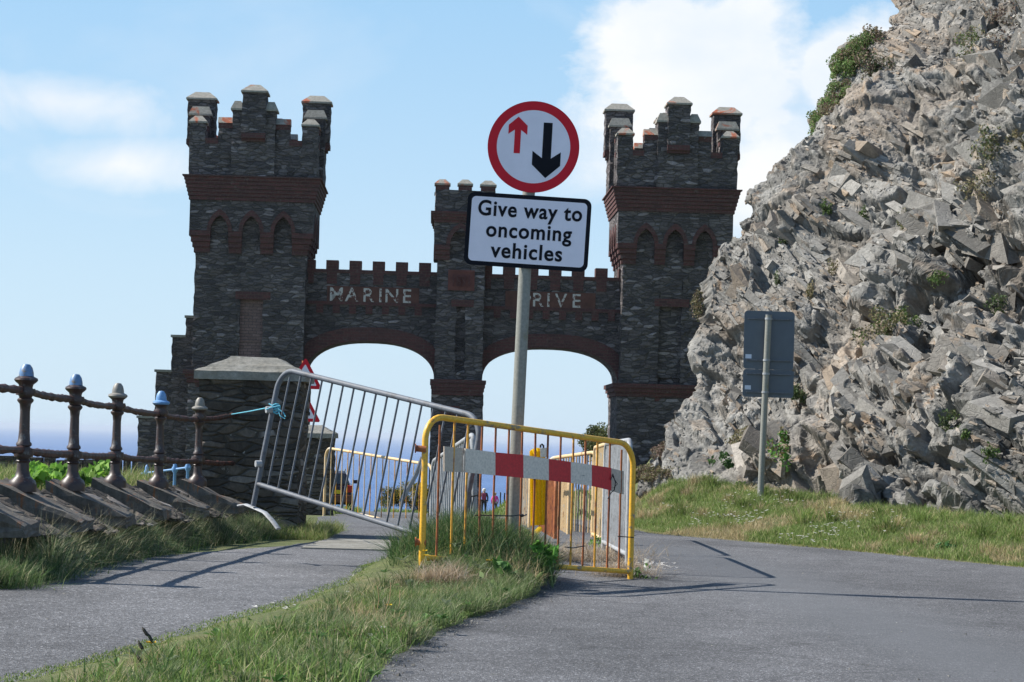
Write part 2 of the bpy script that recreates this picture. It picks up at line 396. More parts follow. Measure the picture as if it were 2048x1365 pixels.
def rockf(t, b):
    at = t.new('ShaderNodeAttribute', attribute_name='col'); co = t.coord()
    s = t.scale(co, (1, 1, 1)); f = t.noise(s, 26, 8, .72); g = t.noise(s, 5, 7, .7, .4)
    c = t.mix(1.0, at.outputs['Color'], t.ramp(f, [(.25, .62), (.75, 1.38)]), 'MULTIPLY')
    c = t.mix(1.0, c, t.ramp(g, [(.3, .72), (.7, 1.25)]), 'MULTIPLY')
    rust = t.ramp(t.noise(s, 2.4, 6, .65, .6), [(.60, 0), (.70, .55)]); c = t.mix(rust, c, (.36, .23, .13))
    lich = t.ramp(t.noise(s, 11, 7, .75), [(.60, 0), (.68, .5)]); c = t.mix(lich, c, (.42, .41, .36))
    dark = t.ramp(t.noise(s, 7, 7, .75, .5), [(.62, 0), (.70, .55)]); c = t.mix(dark, c, (.10, .095, .085))
    cr = t.vor(t.scale(co, (5, 5, 9)), 1.6, 'DISTANCE_TO_EDGE').outputs[0]
    h = t.math('ADD', t.math('MULTIPLY', f, .8), t.math('ADD', t.ramp(cr, [(0, 0), (.06, .45)]), t.math('MULTIPLY', g, .8)))
    I(b, Base_Color=c, Roughness=.88, Normal=t.bump(h, .55, .02)); b.inputs['Specular IOR Level'].default_value = .3
M['rock'] = mat('cliff_rock', rockf)
def paintf(t, b, c, rustc=(.16, .055, .02), lo_=.55, hi_=.62, s=14, rough=.45, grey=None, metal=0.0, zs=1.0):
    co = t.coord(); n = t.noise(t.scale(co, (1, 1, zs)), s, 6, .65); f = t.noise(co, 60, 4)
    col = t.mix(t.ramp(n, [(lo_, 0), (hi_, 1)]), (*c,), (*rustc,))
    if grey: col = t.mix(t.ramp(t.noise(co, s*.6, 5, .7, .3), [(.56, 0), (.62, 1)]), col, grey)
    col = t.mix(1.0, col, t.ramp(f, [(.3, .8), (.7, 1.15)]), 'MULTIPLY')
    I(b, Base_Color=col, Roughness=rough, Metallic=metal, Normal=t.bump(n, .3, .004))
M['yellow'] = mat('worn_yellow_paint', lambda t, b: paintf(t, b, (.78, .43, .035), (.30, .14, .05), .62, .67, 9, .4, (.22, .19, .15)))
M['yellow_bar'] = mat('yellow_bar_paint', lambda t, b: paintf(t, b, (.72, .36, .04), (.34, .12, .035), .5, .6, 7, .5))
M['rust_bar'] = mat('rusted_bar', lambda t, b: paintf(t, b, (.36, .115, .035), (.20, .055, .025), .5, .6, 10, .7))
M['yellow_sun'] = mat('yellow_plastic', lambda t, b: paintf(t, b, (.85, .62, .02), (.6, .42, .03), .66, .72, 6, .4))
def yp(t, b):
    paintf(t, b, (.88, .66, .03), (.6, .42, .03), .66, .72, 6, .4); c = b.inputs['Base Color'].links[0].from_socket
    tr = t.new('ShaderNodeBsdfTranslucent', Color=c); mx = t.new('ShaderNodeMixShader', Fac=.5); t.l.new(b.outputs[0], mx.inputs[1]); t.l.new(tr.outputs[0], mx.inputs[2]); t.l.new(mx.outputs[0], t.o.inputs[0])
M['yellow_sun'] = mat('yellow_plastic', yp)
M['beige'] = mat('faded_yellow_paint', lambda t, b: paintf(t, b, (.66, .47, .25), (.34, .16, .07), .6, .68, 8, .55, (.55, .5, .42)))
M['galv'] = mat('galvanised_steel', lambda t, b: paintf(t, b, (.33, .345, .36), (.22, .22, .22), .5, .65, 12, .6, metal=.0))
M['galv_d'] = mat('dull_galvanised', lambda t, b: paintf(t, b, (.115, .13, .155), (.075, .08, .09), .5, .65, 12, .62, metal=0))
M['galv_rust'] = mat('rust_streaked_galvanised', lambda t, b: paintf(t, b, (.30, .28, .26), (.24, .10, .05), .55, .68, 8, .6, metal=.2))
M['pole'] = mat('sign_post_grey', lambda t, b: paintf(t, b, (.235, .235, .205), (.18, .17, .12), .58, .7, 6, .55))
M['iron'] = mat('maroon_iron', lambda t, b: paintf(t, b, (.050, .031, .028), (.12, .115, .11), .57, .62, 16, .45, (.085, .04, .028), metal=.0))
M['rail'] = mat('rusted_rail', lambda t, b: paintf(t, b, (.10, .036, .024), (.035, .022, .02), .44, .56, 22, .6))
M['bluecap'] = mat('peeling_blue_paint', lambda t, b: paintf(t, b, (.11, .22, .40), (.20, .17, .14), .50, .56, 14, .45))
M['bluepaint'] = mat('pale_blue_paint', lambda t, b: paintf(t, b, (.14, .30, .55), (.25, .25, .25), .6, .66, 8, .5))
M['greycap'] = mat('flaking_grey_paint', lambda t, b: paintf(t, b, (.22, .205, .18), (.10, .20, .34), .60, .66, 14, .5))
M['black'] = plain('black_plastic', (.012, .012, .014), .45)
M['signwhite'] = plain('sign_white', (.74, .72, .80), .6, var=.04)
SGN = 1
M['signred'] = plain('sign_red', (.56, .02, .035), .6, var=.05)
M['signblack'] = plain('sign_black', (.008, .009, .014), .7)
for q_ in ('signred', 'signwhite', 'signblack'): M[q_].node_tree.nodes['Principled BSDF'].inputs['Specular IOR Level'].default_value = .12
M['signback'] = plain('sign_back_grey', (.085, .105, .13), .5, var=.08)
M['pale'] = plain('pale_label', (.55, .6, .7), .5)
M['boardwhite'] = mat('scuffed_white_board', lambda t, b: paintf(t, b, (.70, .62, .53), (.25, .24, .22), .64, .72, 9, .55, zs=5))
M['boardend'] = mat('tan_board_end', lambda t, b: paintf(t, b, (.50, .42, .34), (.3, .24, .18), .6, .72, 9, .6, zs=5))  # both board ends, browner and darker than the white stripes
M['boardred'] = mat('red_board', lambda t, b: paintf(t, b, (.56, .022, .03), (.35, .03, .03), .62, .75, 9, .5, zs=5))
M['twine'] = plain('blue_twine', (.10, .42, .55), .7)
M['letter'] = mat('peeling_letters', lambda t, b: paintf(t, b, (.50, .48, .45), (.12, .05, .04), .515, .57, 9, .8))
M['panel'] = plain('sandstone_panel', (.10, .045, .035), .9, var=.3, scale=5, bump=.5)
M['datestone'] = plain('date_panel', (.13, .05, .042), .9, var=.3, scale=5, bump=.5)
M['dark'] = plain('dark_recess', (.03, .028, .027), .9)
M['slab'] = mat('paving_stone', concf)

# ------------------------------------------------------------------ setting: ground, road, path, sea
def axis(segs):
    a = []
    for x0, x1, st in segs: a += list(np.arange(x0, x1-1e-6, st))
    return np.array(a+[segs[-1][1]])
gx = axis([(-62, -8, 3), (-8, -4, .25), (-4, 6, .07), (6, 12, .4), (12, 60, 3)])
gy = axis([(-8, 8, 1), (8, 34, .09), (34, 70, .6), (70, 268, 4)])
X, Y = np.meshgrid(gx, gy); Z = ground_z(X, Y)
V = np.stack([X.ravel(), Y.ravel(), Z.ravel()], 1); nx_ = len(gx); ny_ = len(gy)
ii, jj = np.meshgrid(np.arange(nx_-1), np.arange(ny_-1)); a0 = (jj*nx_+ii).ravel()
F = np.stack([a0, a0+1, a0+nx_+1, a0+nx_], 1)
tag(bigmesh('ground', V, F, M['soil'], smooth=True), kind='structure')

def sheet(name, rows, m_, off, nsub=24):       # rows: [(y, xl, xr)] draped over the terrain
    ys = []; xl = []; xr = []
    for i in range(len(rows)-1):
        (y0, a, b_), (y1, c, d) = rows[i], rows[i+1]; n = max(1, int((y1-y0)/(.1 if y1 < 34 else .6)))
        for k in range(n): t = k/n; ys.append(y0+(y1-y0)*t); xl.append(a+(c-a)*t); xr.append(b_+(d-b_)*t)
    ys.append(rows[-1][0]); xl.append(rows[-1][1]); xr.append(rows[-1][2])
    ys = np.array(ys); xl = np.array(xl); xr = np.array(xr)
    xl = xl+.06*n2(ys, ys*0, 2.1, 5)+.03*n2(ys, ys*0, 9, 6); xr = xr+.10*n2(ys, ys*0, 1.7, 7)+.05*n2(ys, ys*0, 8, 8)
    T = np.linspace(0, 1, nsub+1); XX = xl[:, None]+(xr-xl)[:, None]*T[None]; YY = np.repeat(ys[:, None], nsub+1, 1)
    # drape on the same vertices' terrain
    ZZ = ground_z(XX, YY)+off; eb = XX-edge_x(YY); ZZ = np.where((eb > 0)&(YY < 64), prof(YY)+off-.02*np.clip(eb*4, 0, 1), ZZ)
    V = np.stack([XX.ravel(), YY.ravel(), ZZ.ravel()], 1); n = nsub+1
    i, j = np.meshgrid(np.arange(n-1), np.arange(len(ys)-1)); a = (j*n+i).ravel()
    return bigmesh(name, V, np.stack([a, a+1, a+n+1, a+n], 1), m_, smooth=True)
er = lambda y: float(edge_x(y))
road = sheet('road', [(-8, -2.0, 16), (8, -1.0, er(8)), (11, -.95, er(11)), (13, -.75, er(13)), (15, -.5, er(15)), (17, -.88, er(17)), (19.3, -1.1, er(19.3)), (21.8, -1.3, er(21.8)), (24.5, -2.2, er(24.5)), (28, -2.4, er(28)),
                      (40, -3, er(40)), (60, -4.6, er(60)), (88, -6, 2.6), (104, -7, -1.1), (140, -9, -1.3), (185, -14, -3)], M['road'], .008, 40)
tag(road, kind='structure')
path = sheet('path', [(-8, -3.15, -2.2), (5, -3.05, -1.9), (8, -3.05, -1.5), (10.5, -3.05, -1.3), (12, -3.05, -1.2), (14, -3.0, -1.0), (15, -3.0, -.9), (16, -2.95, -.85), (18, -2.75, -.9), (20, -2.4, -.96), (21.5, -2.05, -.96), (23.5, -1.9, -1.0)], M['path'], .013, 24)
tag(path, kind='structure')
mb = MB(); random.seed(4)
for i in range(7):
    y0 = 20.6+i*.42; mb.box(-1.85+random.uniform(-.04, .04), -1.0+random.uniform(-.05, .05), y0, y0+.38, -1.5, float(ground_z(-1.4, y0))+.02+random.uniform(0, .012))
tag(mb.build('path_slabs', M['slab']), kind='structure')
mb = MB(); mb.box(-70000, 70000, 150, 80000, -60.4, -60)
sea = mb.build('sea', M['sea']); tag(sea, kind='structure')

# ------------------------------------------------------------------ the gateway
GD, GR = 64.0, 2.0
gz0 = float(prof(GD))-.3
gate = empty('stone_gateway', (0, GD, gz0), (0, 0, R(GR)), label='crenellated stone gateway with two tall towers and two round arches across the road', cat='gateway')
gn = Vector((-math.sin(R(GR)), math.cos(R(GR)), 0)); gt = Vector((math.cos(R(GR)), math.sin(R(GR)), 0))
def gp(px, py):
    v = P(px, py, 1.0); k = GD*gn.y/(v.dot(gn)); q = v*k-Vector((0, GD, gz0)); return q.dot(gt), q.z
def gX(px, py=560): return gp(px, py)[0]
def gZ(px, py): return gp(px, py)[1]

def cap(m_, x0, x1, y0, y1, z, h=.2, ov=.05):
    m_.box(x0-ov, x1+ov, y0-ov, y1+ov, z, z+.05)
    ix = min((x1-x0), (y1-y0))*.36; m_.frus(x0-ov, x1+ov, y0-ov, y1+ov, z+.05, z+.05+h, ix, ix)
def pointed(xc, hw, z0, h, n=8):      # gothic arch curve from right to left
    h = max(h, hw*1.02); r = (h*h+hw*hw)/(2*hw); a1 = math.asin(min(1, h/r)); pts = []
    for k in range(n+1): a_ = a1*k/n; pts.append((xc-(r-hw)+r*math.cos(a_), z0+r*math.sin(a_)))
    return pts+[(2*xc-x, z) for x, z in reversed(pts[:-1])]
def tower(name, cx, Wd, z_base, z_imp, z_arc0, z_spr, z_apex, z_c0, z_c1, top_w, win, seed, win_brick):
    x0, x1 = cx-Wd/2, cx+Wd/2; cy = Wd/2
    m_ = MB(); m_.rough(x0-.08, x1+.08, -.08, Wd+.08, 0, z_imp-.35, seed=seed); t_root = m_.build(name, M['stone'], gate)
    wx0, wx1, wz0, wz1 = win
    m_ = MB()
    rx0 = (wx0, wx1)
    m_.rough(x0, x1, .22, Wd, z_imp-.0, z_c0, seed=seed+1)                       # core behind the face skin
    m_.rough(x0, wx0, 0, .22, z_imp-.0, z_c0, seed=seed+2); m_.rough(wx1, x1, 0, .22, z_imp-.0, z_c0, seed=seed+3)
    m_.rough(wx0, wx1, 0, .22, wz1, z_c0, seed=seed+4)
    if wz0 > z_imp+.3: m_.rough(wx0, wx1, 0, .22, z_imp-.0, wz0, seed=seed+5)
    m_.build('tower_shaft', M['stone'], gate)
    m_ = MB(); m_.box(wx0-.002, wx1+.002, .14, .215, max(wz0, z_imp-.0), wz1)
    for zz in (wz0+(wz1-wz0)*.38, ): m_.box(wx0, wx1, .11, .14, zz, zz+.04)
    m_.box(wx0, wx0+.03, .10, .14, max(wz0, z_imp-.0), wz1-.01); m_.box(wx1-.03, wx1, .10, .14, max(wz0, z_imp-.0), wz1-.01)
    m_.build('blocked_window', win_brick, gate)
    m_ = MB(); m_.box(wx0-.14, wx1+.2, -.025, .1, wz1-.003, wz1+.22); m_.build('window_lintel', M['brick'], gate)
    # impost string course
    m_ = MB()
    for k in range(4): o_ = .22-.05*k; m_.box(x0-o_, x1+o_, -o_, Wd+o_, z_imp+.02-k*.12-.12, z_imp+.02-k*.12)
    m_.build('impost_course', M['brick'], gate)
    # corbelled arcade on the four sides
    ov = .18; aw = Wd+2*ov
    pl = MB(); br = MB()
    hw = .255; cs = [-.9*Wd/3.15, 0, .9*Wd/3.15]
    for side in range(4):
        T = Matrix.Translation((cx, cy, 0)) @ Matrix.Rotation(side*math.pi/2, 4, 'Z') @ Matrix.Translation((0, -Wd/2, 0))
        e = ov if side % 2 == 0 else 0
        poly = [(-Wd/2-e, z_spr), (-Wd/2-e, z_c0), (Wd/2+e, z_c0), (Wd/2+e, z_spr)]
        for c in reversed(cs): poly += pointed(c, hw, z_spr, z_apex-z_spr)
        pl.prism(poly[::-1], -ov, 0.02, M=T)
        for c in cs:                                            # brick ring round each pointed arch
            inn = pointed(c, hw-.01, z_spr, z_apex-z_spr-.01); out = pointed(c, hw+.10, z_spr, z_apex-z_spr+.17)
            for k in range(len(inn)-1): br.prism([inn[k], out[k], out[k+1], inn[k+1]], -ov-.025, -ov+.05, M=T)
        xs = [-Wd/2-e, cs[0]-hw, cs[0]+hw, cs[1]-hw, cs[1]+hw, cs[2]-hw, cs[2]+hw, Wd/2+e]
        for k in range(0, 8, 2):
            st = (z_spr-z_arc0)/4
            for q in range(4):
                dd = ov*(1-q*.25)-.002*q; xa, xb = xs[k], xs[k+1]
                if e and k == 0: xa = -Wd/2-dd
                if e and k == 6: xb = Wd/2+dd
                br.box(xa+.004*q, xb-.004*q, -dd-.012, 0.01, z_spr-(q+1)*st, z_spr-q*st-.004, M=T)
    pl.build('arcade_wall', M['stone'], gate); br.build('arcade_brickwork', M['brick'], gate)
    m_ = MB(); n = 6
    for k in range(n):
        o_ = ov+.02+.16*((k+.6)/n); zz = z_c0+(z_c1-z_c0)*k/n; m_.box(x0-o_, x1+o_, -o_, Wd+o_, zz, zz+(z_c1-z_c0)/n-.004)
    o_ = ov+.22; m_.box(x0-o_, x1+o_, -o_, Wd+o_, z_c1-.003, z_c1+.035)
    m_.build('cornice', M['brick'], gate)
    # crown: wall, corner merlons, pilasters with stepped caps
    zt = z_c1+.035; hw_ = top_w/2; th = .42
    st = MB(); cp = MB(); bk = MB(); sc = top_w/3.6
    st2 = MB()
    for side in range(4):
        T = Matrix.Translation((cx, cy, 0)) @ Matrix.Rotation(side*math.pi/2, 4, 'Z')
        def bx(m__, xa, xb, ya, yb, za, zb): m__.box(xa, xb, ya, yb, za, zb, M=T)
        lo_ = MB()
        e = 0 if side % 2 == 0 else th
        lo_.rough(-hw_+e, hw_-e, -hw_, -hw_+th, zt, zt+1.04, seed=seed*7+side, amp=.022)
        for sg in (-1, 1):
            lo_.rough(min(sg*.62*sc, sg*1.0*sc), max(sg*.62*sc, sg*1.0*sc), -hw_+.003, -hw_+th-.003, zt+1.0, zt+1.5, seed=seed*9+side+sg)
            if side % 2 == 0: lo_.rough(min(sg*(hw_-.44), sg*hw_), max(sg*(hw_-.44), sg*hw_), -hw_, -hw_+.44, zt+1.0, zt+1.48, seed=seed*11+side+sg)
        lo_.rough(-.61*sc, .61*sc, -hw_-.13, -hw_+th+.02, zt, zt+1.86, seed=seed*13+side)
        lo_.rough(-.33*sc, .33*sc, -hw_-.25, -hw_+th+.12, zt+1.2, zt+2.36, seed=seed*17+side)
        st.add([T @ Vector(v) for v in lo_.v], lo_.f)
        def part(name_, m__, mm):
            m__.v = [tuple(T @ Vector(v)) for v in m__.v]; m__.build(name_, mm, gate)
        b2 = MB(); b2.box(-.335*sc, .335*sc, -hw_-.265, -hw_+th, zt+1.06, zt+1.21); b2.box(-.335*sc, .335*sc, -hw_-.2, -hw_+th, zt+.98, zt+1.065); part('brick_corbel', b2, M['brick'])
        for sg in (-1, 1):
            b2 = MB(); b2.box(min(sg*1.0*sc, sg*(hw_-.44)), max(sg*1.0*sc, sg*(hw_-.44)), -hw_-.02, -hw_+th+.02, zt+.9, zt+1.06); part('brick_sill', b2, M['brick'])
            b2 = MB(); b2.box(min(sg*.6*sc, sg*1.01*sc), max(sg*.6*sc, sg*1.01*sc), -hw_-.012, -hw_+th+.012, zt+1.36, zt+1.51); part('brick_band', b2, M['brick'])
        c2 = MB(); cap(c2, -.33*sc, .33*sc, -hw_-.25, -hw_+th+.12, zt+2.36, .2); part('merlon_cap', c2, M['cap'])
        c2 = MB(); cap(c2, -.61*sc, -.335*sc, -hw_-.13, -hw_+th+.02, zt+1.86, .22, .05); part('merlon_cap', c2, M['cap'])
        c2 = MB(); cap(c2, .335*sc, .61*sc, -hw_-.13, -hw_+th+.02, zt+1.86, .22, .05); part('merlon_cap', c2, M['cap'])
        for sg in (-1, 1):
            c2 = MB(); c2.frus(min(sg*.62*sc, sg*1.0*sc)-.02, max(sg*.62*sc, sg*1.0*sc)+.02, -hw_-.04, -hw_+th+.04, zt+1.505, zt+1.68, .0, .13); part('merlon_cap', c2, M['cap'])
            if side % 2 == 0:
                c2 = MB(); cap(c2, min(sg*(hw_-.44), sg*hw_), max(sg*(hw_-.44), sg*hw_), -hw_, -hw_+.44, zt+1.48, .17, .04); part('merlon_cap', c2, M['cap'])
    st.build('tower_crown', M['stone'], gate)
    st2.box(x0+.1, x1-.1, .1, Wd-.1, z_c1-.1, z_c1+.3); st2.build('tower_roof', M['cope'], gate)

LXc = (gX(389)+gX(611))/2; LW = gX(611)-gX(389)
RXc = (gX(1221, 400)+gX(1481, 400))/2; RW = gX(1481, 400)-gX(1221, 400)-.80
tower('left_tower'.replace('left_', 'tower_')+'_base' if 0 else 'tower_base', LXc, LW, 0, gZ(400, 742), gZ(500, 508), gZ(500, 465), gZ(500, 433), gZ(505, 404), gZ(505, 358), 3.62,
      (gX(479, 650), gX(525, 650), gZ(500, 735), gZ(500, 599)), 11, M['brick_pale'])
tower('tower_base', RXc, RW, 0, gZ(1290, 770), gZ(1340, 531), gZ(1340, 490), gZ(1340, 460), gZ(1340, 426), gZ(1340, 381), 3.44,
      (gX(1317, 680), gX(1362, 680), gZ(1340, 756), gZ(1340, 614)), 31, M['stone'])
# stepped wing wall on the seaward side
xa = LXc-LW/2
for i, (p0, p1, py) in enumerate([(368, 392, 634), (340, 368, 673), (307, 340, 743), (271, 307, 836)]):
    m_ = MB(); m_.rough(gX(p0, py), min(gX(p1, py)+.02, xa-.0 if i == 0 else 99), .55+.01*i, 1.25-.01*i, 0, gZ(p0, py), seed=50+i); q = m_.build('wall_step', M['stone'], gate)
    m_ = MB(); m_.box(gX(p0, py)-.04, min(gX(p1, py)-.01, xa-.02), .5, 1.3, gZ(p0, py), gZ(p0, py)+.07); m_.build('coping', M['cope'], q)
# central pier
pxl, pxr = gX(872, 640), gX(967, 640); pw = pxr-pxl; pc = (pxl+pxr)/2
m_ = MB(); nz1 = gZ(905, 512)
sl0, sl1, slz0, slz1 = gX(911, 680), gX(930, 680), gZ(920, 745), gZ(920, 614)
m_.rough(pxl+.003, pxr-.003, .22, 2.9, 1.0, nz1, seed=61)
zi = gZ(918, 760)
m_.rough(pxl, sl0, .05, .24, zi, nz1, seed=62); m_.rough(sl1, pxr, .05, .24, zi, nz1, seed=63); m_.rough(sl0, sl1, .05, .24, slz1, nz1, seed=64); m_.rough(sl0, sl1, .05, .24, zi, slz0, seed=65)
m_.build('pier_shaft', M['stone'], gate)
m_ = MB(); m_.rough(pxl-.05, pxr+.05, -.02, 3.0, 0, zi-.4, seed=66); m_.build('pier_base', M['stone'], gate)
m_ = MB()
for k in range(4): o_ = .12-.025*k; m_.box(pxl-o_, pxr+o_, -.02-o_, 3.0+o_, zi-k*.11-.11, zi-k*.11-.003)
m_.box(pxl+.2, pxr-.6, -.05, .02, zi-1.0, zi-.75)
m_.build('pier_impost', M['brick'], gate)
m_ = MB(); m_.box(sl0-.15, sl1+.22, .02, .3, slz1+.002, slz1+.2); m_.build('pier_lintel', M['brick'], gate)
# top stage of the pier with one pointed niche, cornice and three capped merlons
ax0, ax1 = gX(871, 400), gX(990, 400); acx = (ax0+ax1)/2; zb0 = gZ(905, 512); zc0, zc1 = gZ(905, 470), gZ(905, 427)
m_ = MB(); spr = gZ(905, 488)
m_.prism([(ax0, zb0+.3), (ax0, zc0+.1), (ax1, zc0+.1), (ax1, zb0+.3)]+pointed(acx-.1, .3, zb0+.3, .5), -.1, .12)
m_.rough(ax0+.004, ax1-.004, .10, 2.8, zb0, zc0+.1, seed=70); m_.rough(ax0, ax1, -.1, 2.8, zc0+.1, gZ(905, 381), seed=71)
m_.build('pier_head', M['stone'], gate)
m_ = MB(); inn = pointed(acx-.1, .29, zb0+.3, .49); out = pointed(acx-.1, .42, zb0+.3, .64)
for k in range(len(inn)-1): m_.prism([inn[k], out[k], out[k+1], inn[k+1]], -.13, .1)
for k in range(3):
    dd = .12-.04*k; m_.box(ax0-.01, acx-.4, .05-dd-.05, .45, zb0+.3-(k+1)*.14, zb0+.3-k*.14-.003); m_.box(acx+.2, ax1+.01, .05-dd-.05, .45, zb0+.3-(k+1)*.14, zb0+.3-k*.14-.003)
for k in range(4): o_ = .03+.03*k; m_.box(ax0-o_, ax1+o_, -.1-o_, 2.8+o_, zc1-.28+k*.08, zc1-.28+(k+1)*.08-.003)
m_.build('pier_brickwork', M['brick'], gate)
zt = gZ(905, 381)
for i, (p0, p1, h) in enumerate([(871, 899, .13), (917, 944, .14), (962, 991, .13)]):
    a, b_ = gX(p0, 375), gX(p1, 375)
    for yy in (-.1, 2.4):
        m_ = MB(); m_.box(a, b_, yy, yy+.4, zt-.02, zt+h); q = m_.build('merlon', M['brick'], gate)
        c_ = MB(); cap(c_, a, b_, yy, yy+.4, zt+h, .13, .03); c_.build('cap', M['cap'], q)
# the two arched bays
def bay(xl, xr, zs, zcr, ztop_l, ztop_r, name_):
    m_ = MB(); c = (xl+xr)/2; a = (xr-xl)/2; bz = zcr-zs; N = 28; ex = 2.35
    def cur(aa, bb): return [(c+aa*math.copysign(abs(math.cos(t))**(2/ex), math.cos(t)), zs+bb*math.sin(t)**(2/ex)) for t in np.linspace(0, math.pi, N)]
    inn = cur(a, bz); y0, y1 = .6, 2.6
    m_.prism([(xl, zs), (xl, ztop_l), (xr, ztop_r), (xr, zs)][::-1][::-1][0:4][:1]+[(xl, ztop_l), (xr, ztop_r), (xr, zs)]+inn[1:-1], y0, y1)
    m_.build('arch_wall', M['stone'], gate)
    r_ = MB(); out = [(min(max(x, xl), xr), z) for x, z in cur(a+.38, bz+.38)]; inn2 = cur(a-.012, bz-.012)
    for k in range(N-1): r_.prism([inn2[k], out[k], out[k+1], inn2[k+1]], y0-.04, y0+.2)
    r_.build('arch_ring', M['brick'], gate)
    # responds below the springing
    r_ = MB(); r_.rough(xl-.02, xl+.03, .65, 2.5, 0, zs+.02, seed=5); r_.build('arch_respond', M['stone'], gate); r_ = MB(); r_.rough(xr-.06, xr+.02, .65, 2.5, 0, zs+.02, seed=6); r_.build('arch_respond', M['stone'], gate)
    # parapet
    p_ = MB(); n = 6; pit = .665
    lerp = lambda x: ztop_l+(ztop_r-ztop_l)*(x-xl)/(xr-xl)
    x = xl-.12; k = 0
    while x < xr:
        xa_, xb_ = max(x, xl+.01), min(x+.35, xr-.01)
        if xb_-xa_ > .05:
            q = MB(); q.box(xa_, xb_, y0-.02, y0+.45, lerp(x)-.0, lerp(x)+.26); q.build('merlon', M['brick'], gate); p_.box(xa_+.03, xb_-.03, y0+.0-.03, y0+.2, lerp(x)-.42, lerp(x)-.1)
        x += pit
    p_.box(xl+.005, xr-.005, y0-.03, y0+.47, lerp(c)-.1, lerp(c)+.0)
    # string course with hanging blocks
    zz = lerp(c)-1.02; p_.box(xl+.005, xr-.005, y0-.05, y0+.1, zz, zz+.1); x = xl+.3
    while x < xr-.2: p_.box(x, x+.2, y0-.045, y0+.1, zz-.24, zz+.002); x += .47
    p_.build('parapet', M['brick'], gate)
zs1 = gZ(740, 760)
bay(LXc+LW/2, pxl, gZ(740, 757), gZ(738, 680), gZ(740, 538), gZ(740, 538), 'a')
bay(pxr, RXc-RW/2, gZ(1100, 766), gZ(1098, 693), gZ(1100, 549), gZ(1100, 549), 'b')
for p0, p1, t0, t1 in ((652, 838, 572, 608), (1012, 1194, 582, 618)):
    m_ = MB(); zc_ = gZ((p0+p1)/2, (t0+t1)/2); m_.box(gX(p0, 590), gX(p1, 590), .57, .65, zc_-.26, zc_+.26); m_.build('letter_panel', M['panel'], gate)
m_ = MB(); zc_ = gZ(922, 563); m_.box(gX(896, 563), gX(949, 563), .012, .1, zc_-.26, zc_+.26); m_.box(gX(896, 563), gX(949, 563), -.01, .02, zc_+.26, zc_+.32); m_.build('date_stone', M['datestone'], gate)

def text(name, body, size, m_, parent, loc, rot=(R(90), 0, 0), off=0.0, ext=.004, sx_=1.0, align='CENTER', spacing=1.0):
    cu = bpy.data.curves.new(name, 'FONT'); cu.body = body; cu.size = size; cu.extrude = ext; cu.offset = off; cu.align_x = align; cu.align_y = 'CENTER'; cu.space_character = spacing; cu.resolution_u = 6
    to = bpy.data.objects.new(name, cu); COL.objects.link(to); bpy.context.view_layer.update()
    me = bpy.data.meshes.new_from_object(to.evaluated_get(bpy.context.evaluated_depsgraph_get())); bpy.data.objects.remove(to)
    me.materials.clear(); me.materials.append(m_); o = bpy.data.objects.new(name, me); COL.objects.link(o); o.parent = parent; o.location = loc; o.rotation_euler = rot; o.scale = (sx_, 1, 1)
    return o
zc_ = gZ(745, 590); 
for ch, px_ in zip('MARINE', (671, 702, 735, 760, 783, 813)): text('letter', ch, .56, M['letter'], gate, (gX(px_, 590), .565, zc_-.0), off=.004, ext=.012, sx_=1.0)
zc_ = gZ(1105, 600)
for ch, px_ in zip('DRIVE', (1051, 1077, 1099, 1124, 1155)): text('letter', ch, .56, M['letter'], gate, (gX(px_, 600), .565, zc_), off=.004, ext=.012, sx_=1.0)
text('date_numerals', '1891', .46, M['brick'], gate, ((gX(896, 563)+gX(949, 563))/2, -.005, gZ(922, 563)), off=.008, ext=.03, sx_=.66)

# ------------------------------------------------------------------ the cliff
def vor3(Q, cell, seed, rnd=1.0):
    """nearest feature point of a jittered grid: two random numbers of the cell, offset from its point, gap to the second nearest"""
    q = Q/cell; i0 = np.floor(q); best = np.full(len(q), 9e9); sec = best.copy(); bi = np.zeros_like(q); bo = np.zeros_like(q)
    for a in (-1, 0, 1):
        for b in (-1, 0, 1):
            for c in (-1, 0, 1):
                i = i0+np.array([a, b, c]); f = np.stack([hashn(i[:, 0], i[:, 1], i[:, 2], seed+k) for k in range(3)], 1)*rnd+.5*(1-rnd)
                o = q-(i+f); d = (o*o).sum(1); nb = d < best
                sec = np.where(nb, best, np.minimum(sec, d)); best = np.where(nb, d, best); bi = np.where(nb[:, None], i, bi); bo = np.where(nb[:, None], o, bo)
    r = np.stack([hashn(bi[:, 0], bi[:, 1], bi[:, 2], seed+10+k) for k in range(5)], 1)
    return r, bo, np.sqrt(sec)-np.sqrt(best)
SIL = np.array([(-250, 1840), (0, 1788), (50, 1768), (110, 1705), (190, 1645), (235, 1622), (320, 1565), (390, 1507), (440, 1474), (520, 1447), (570, 1424), (640, 1402), (740, 1366), (790, 1378), (860, 1345), (920, 1305), (960, 1280), (1060, 1262)], float)
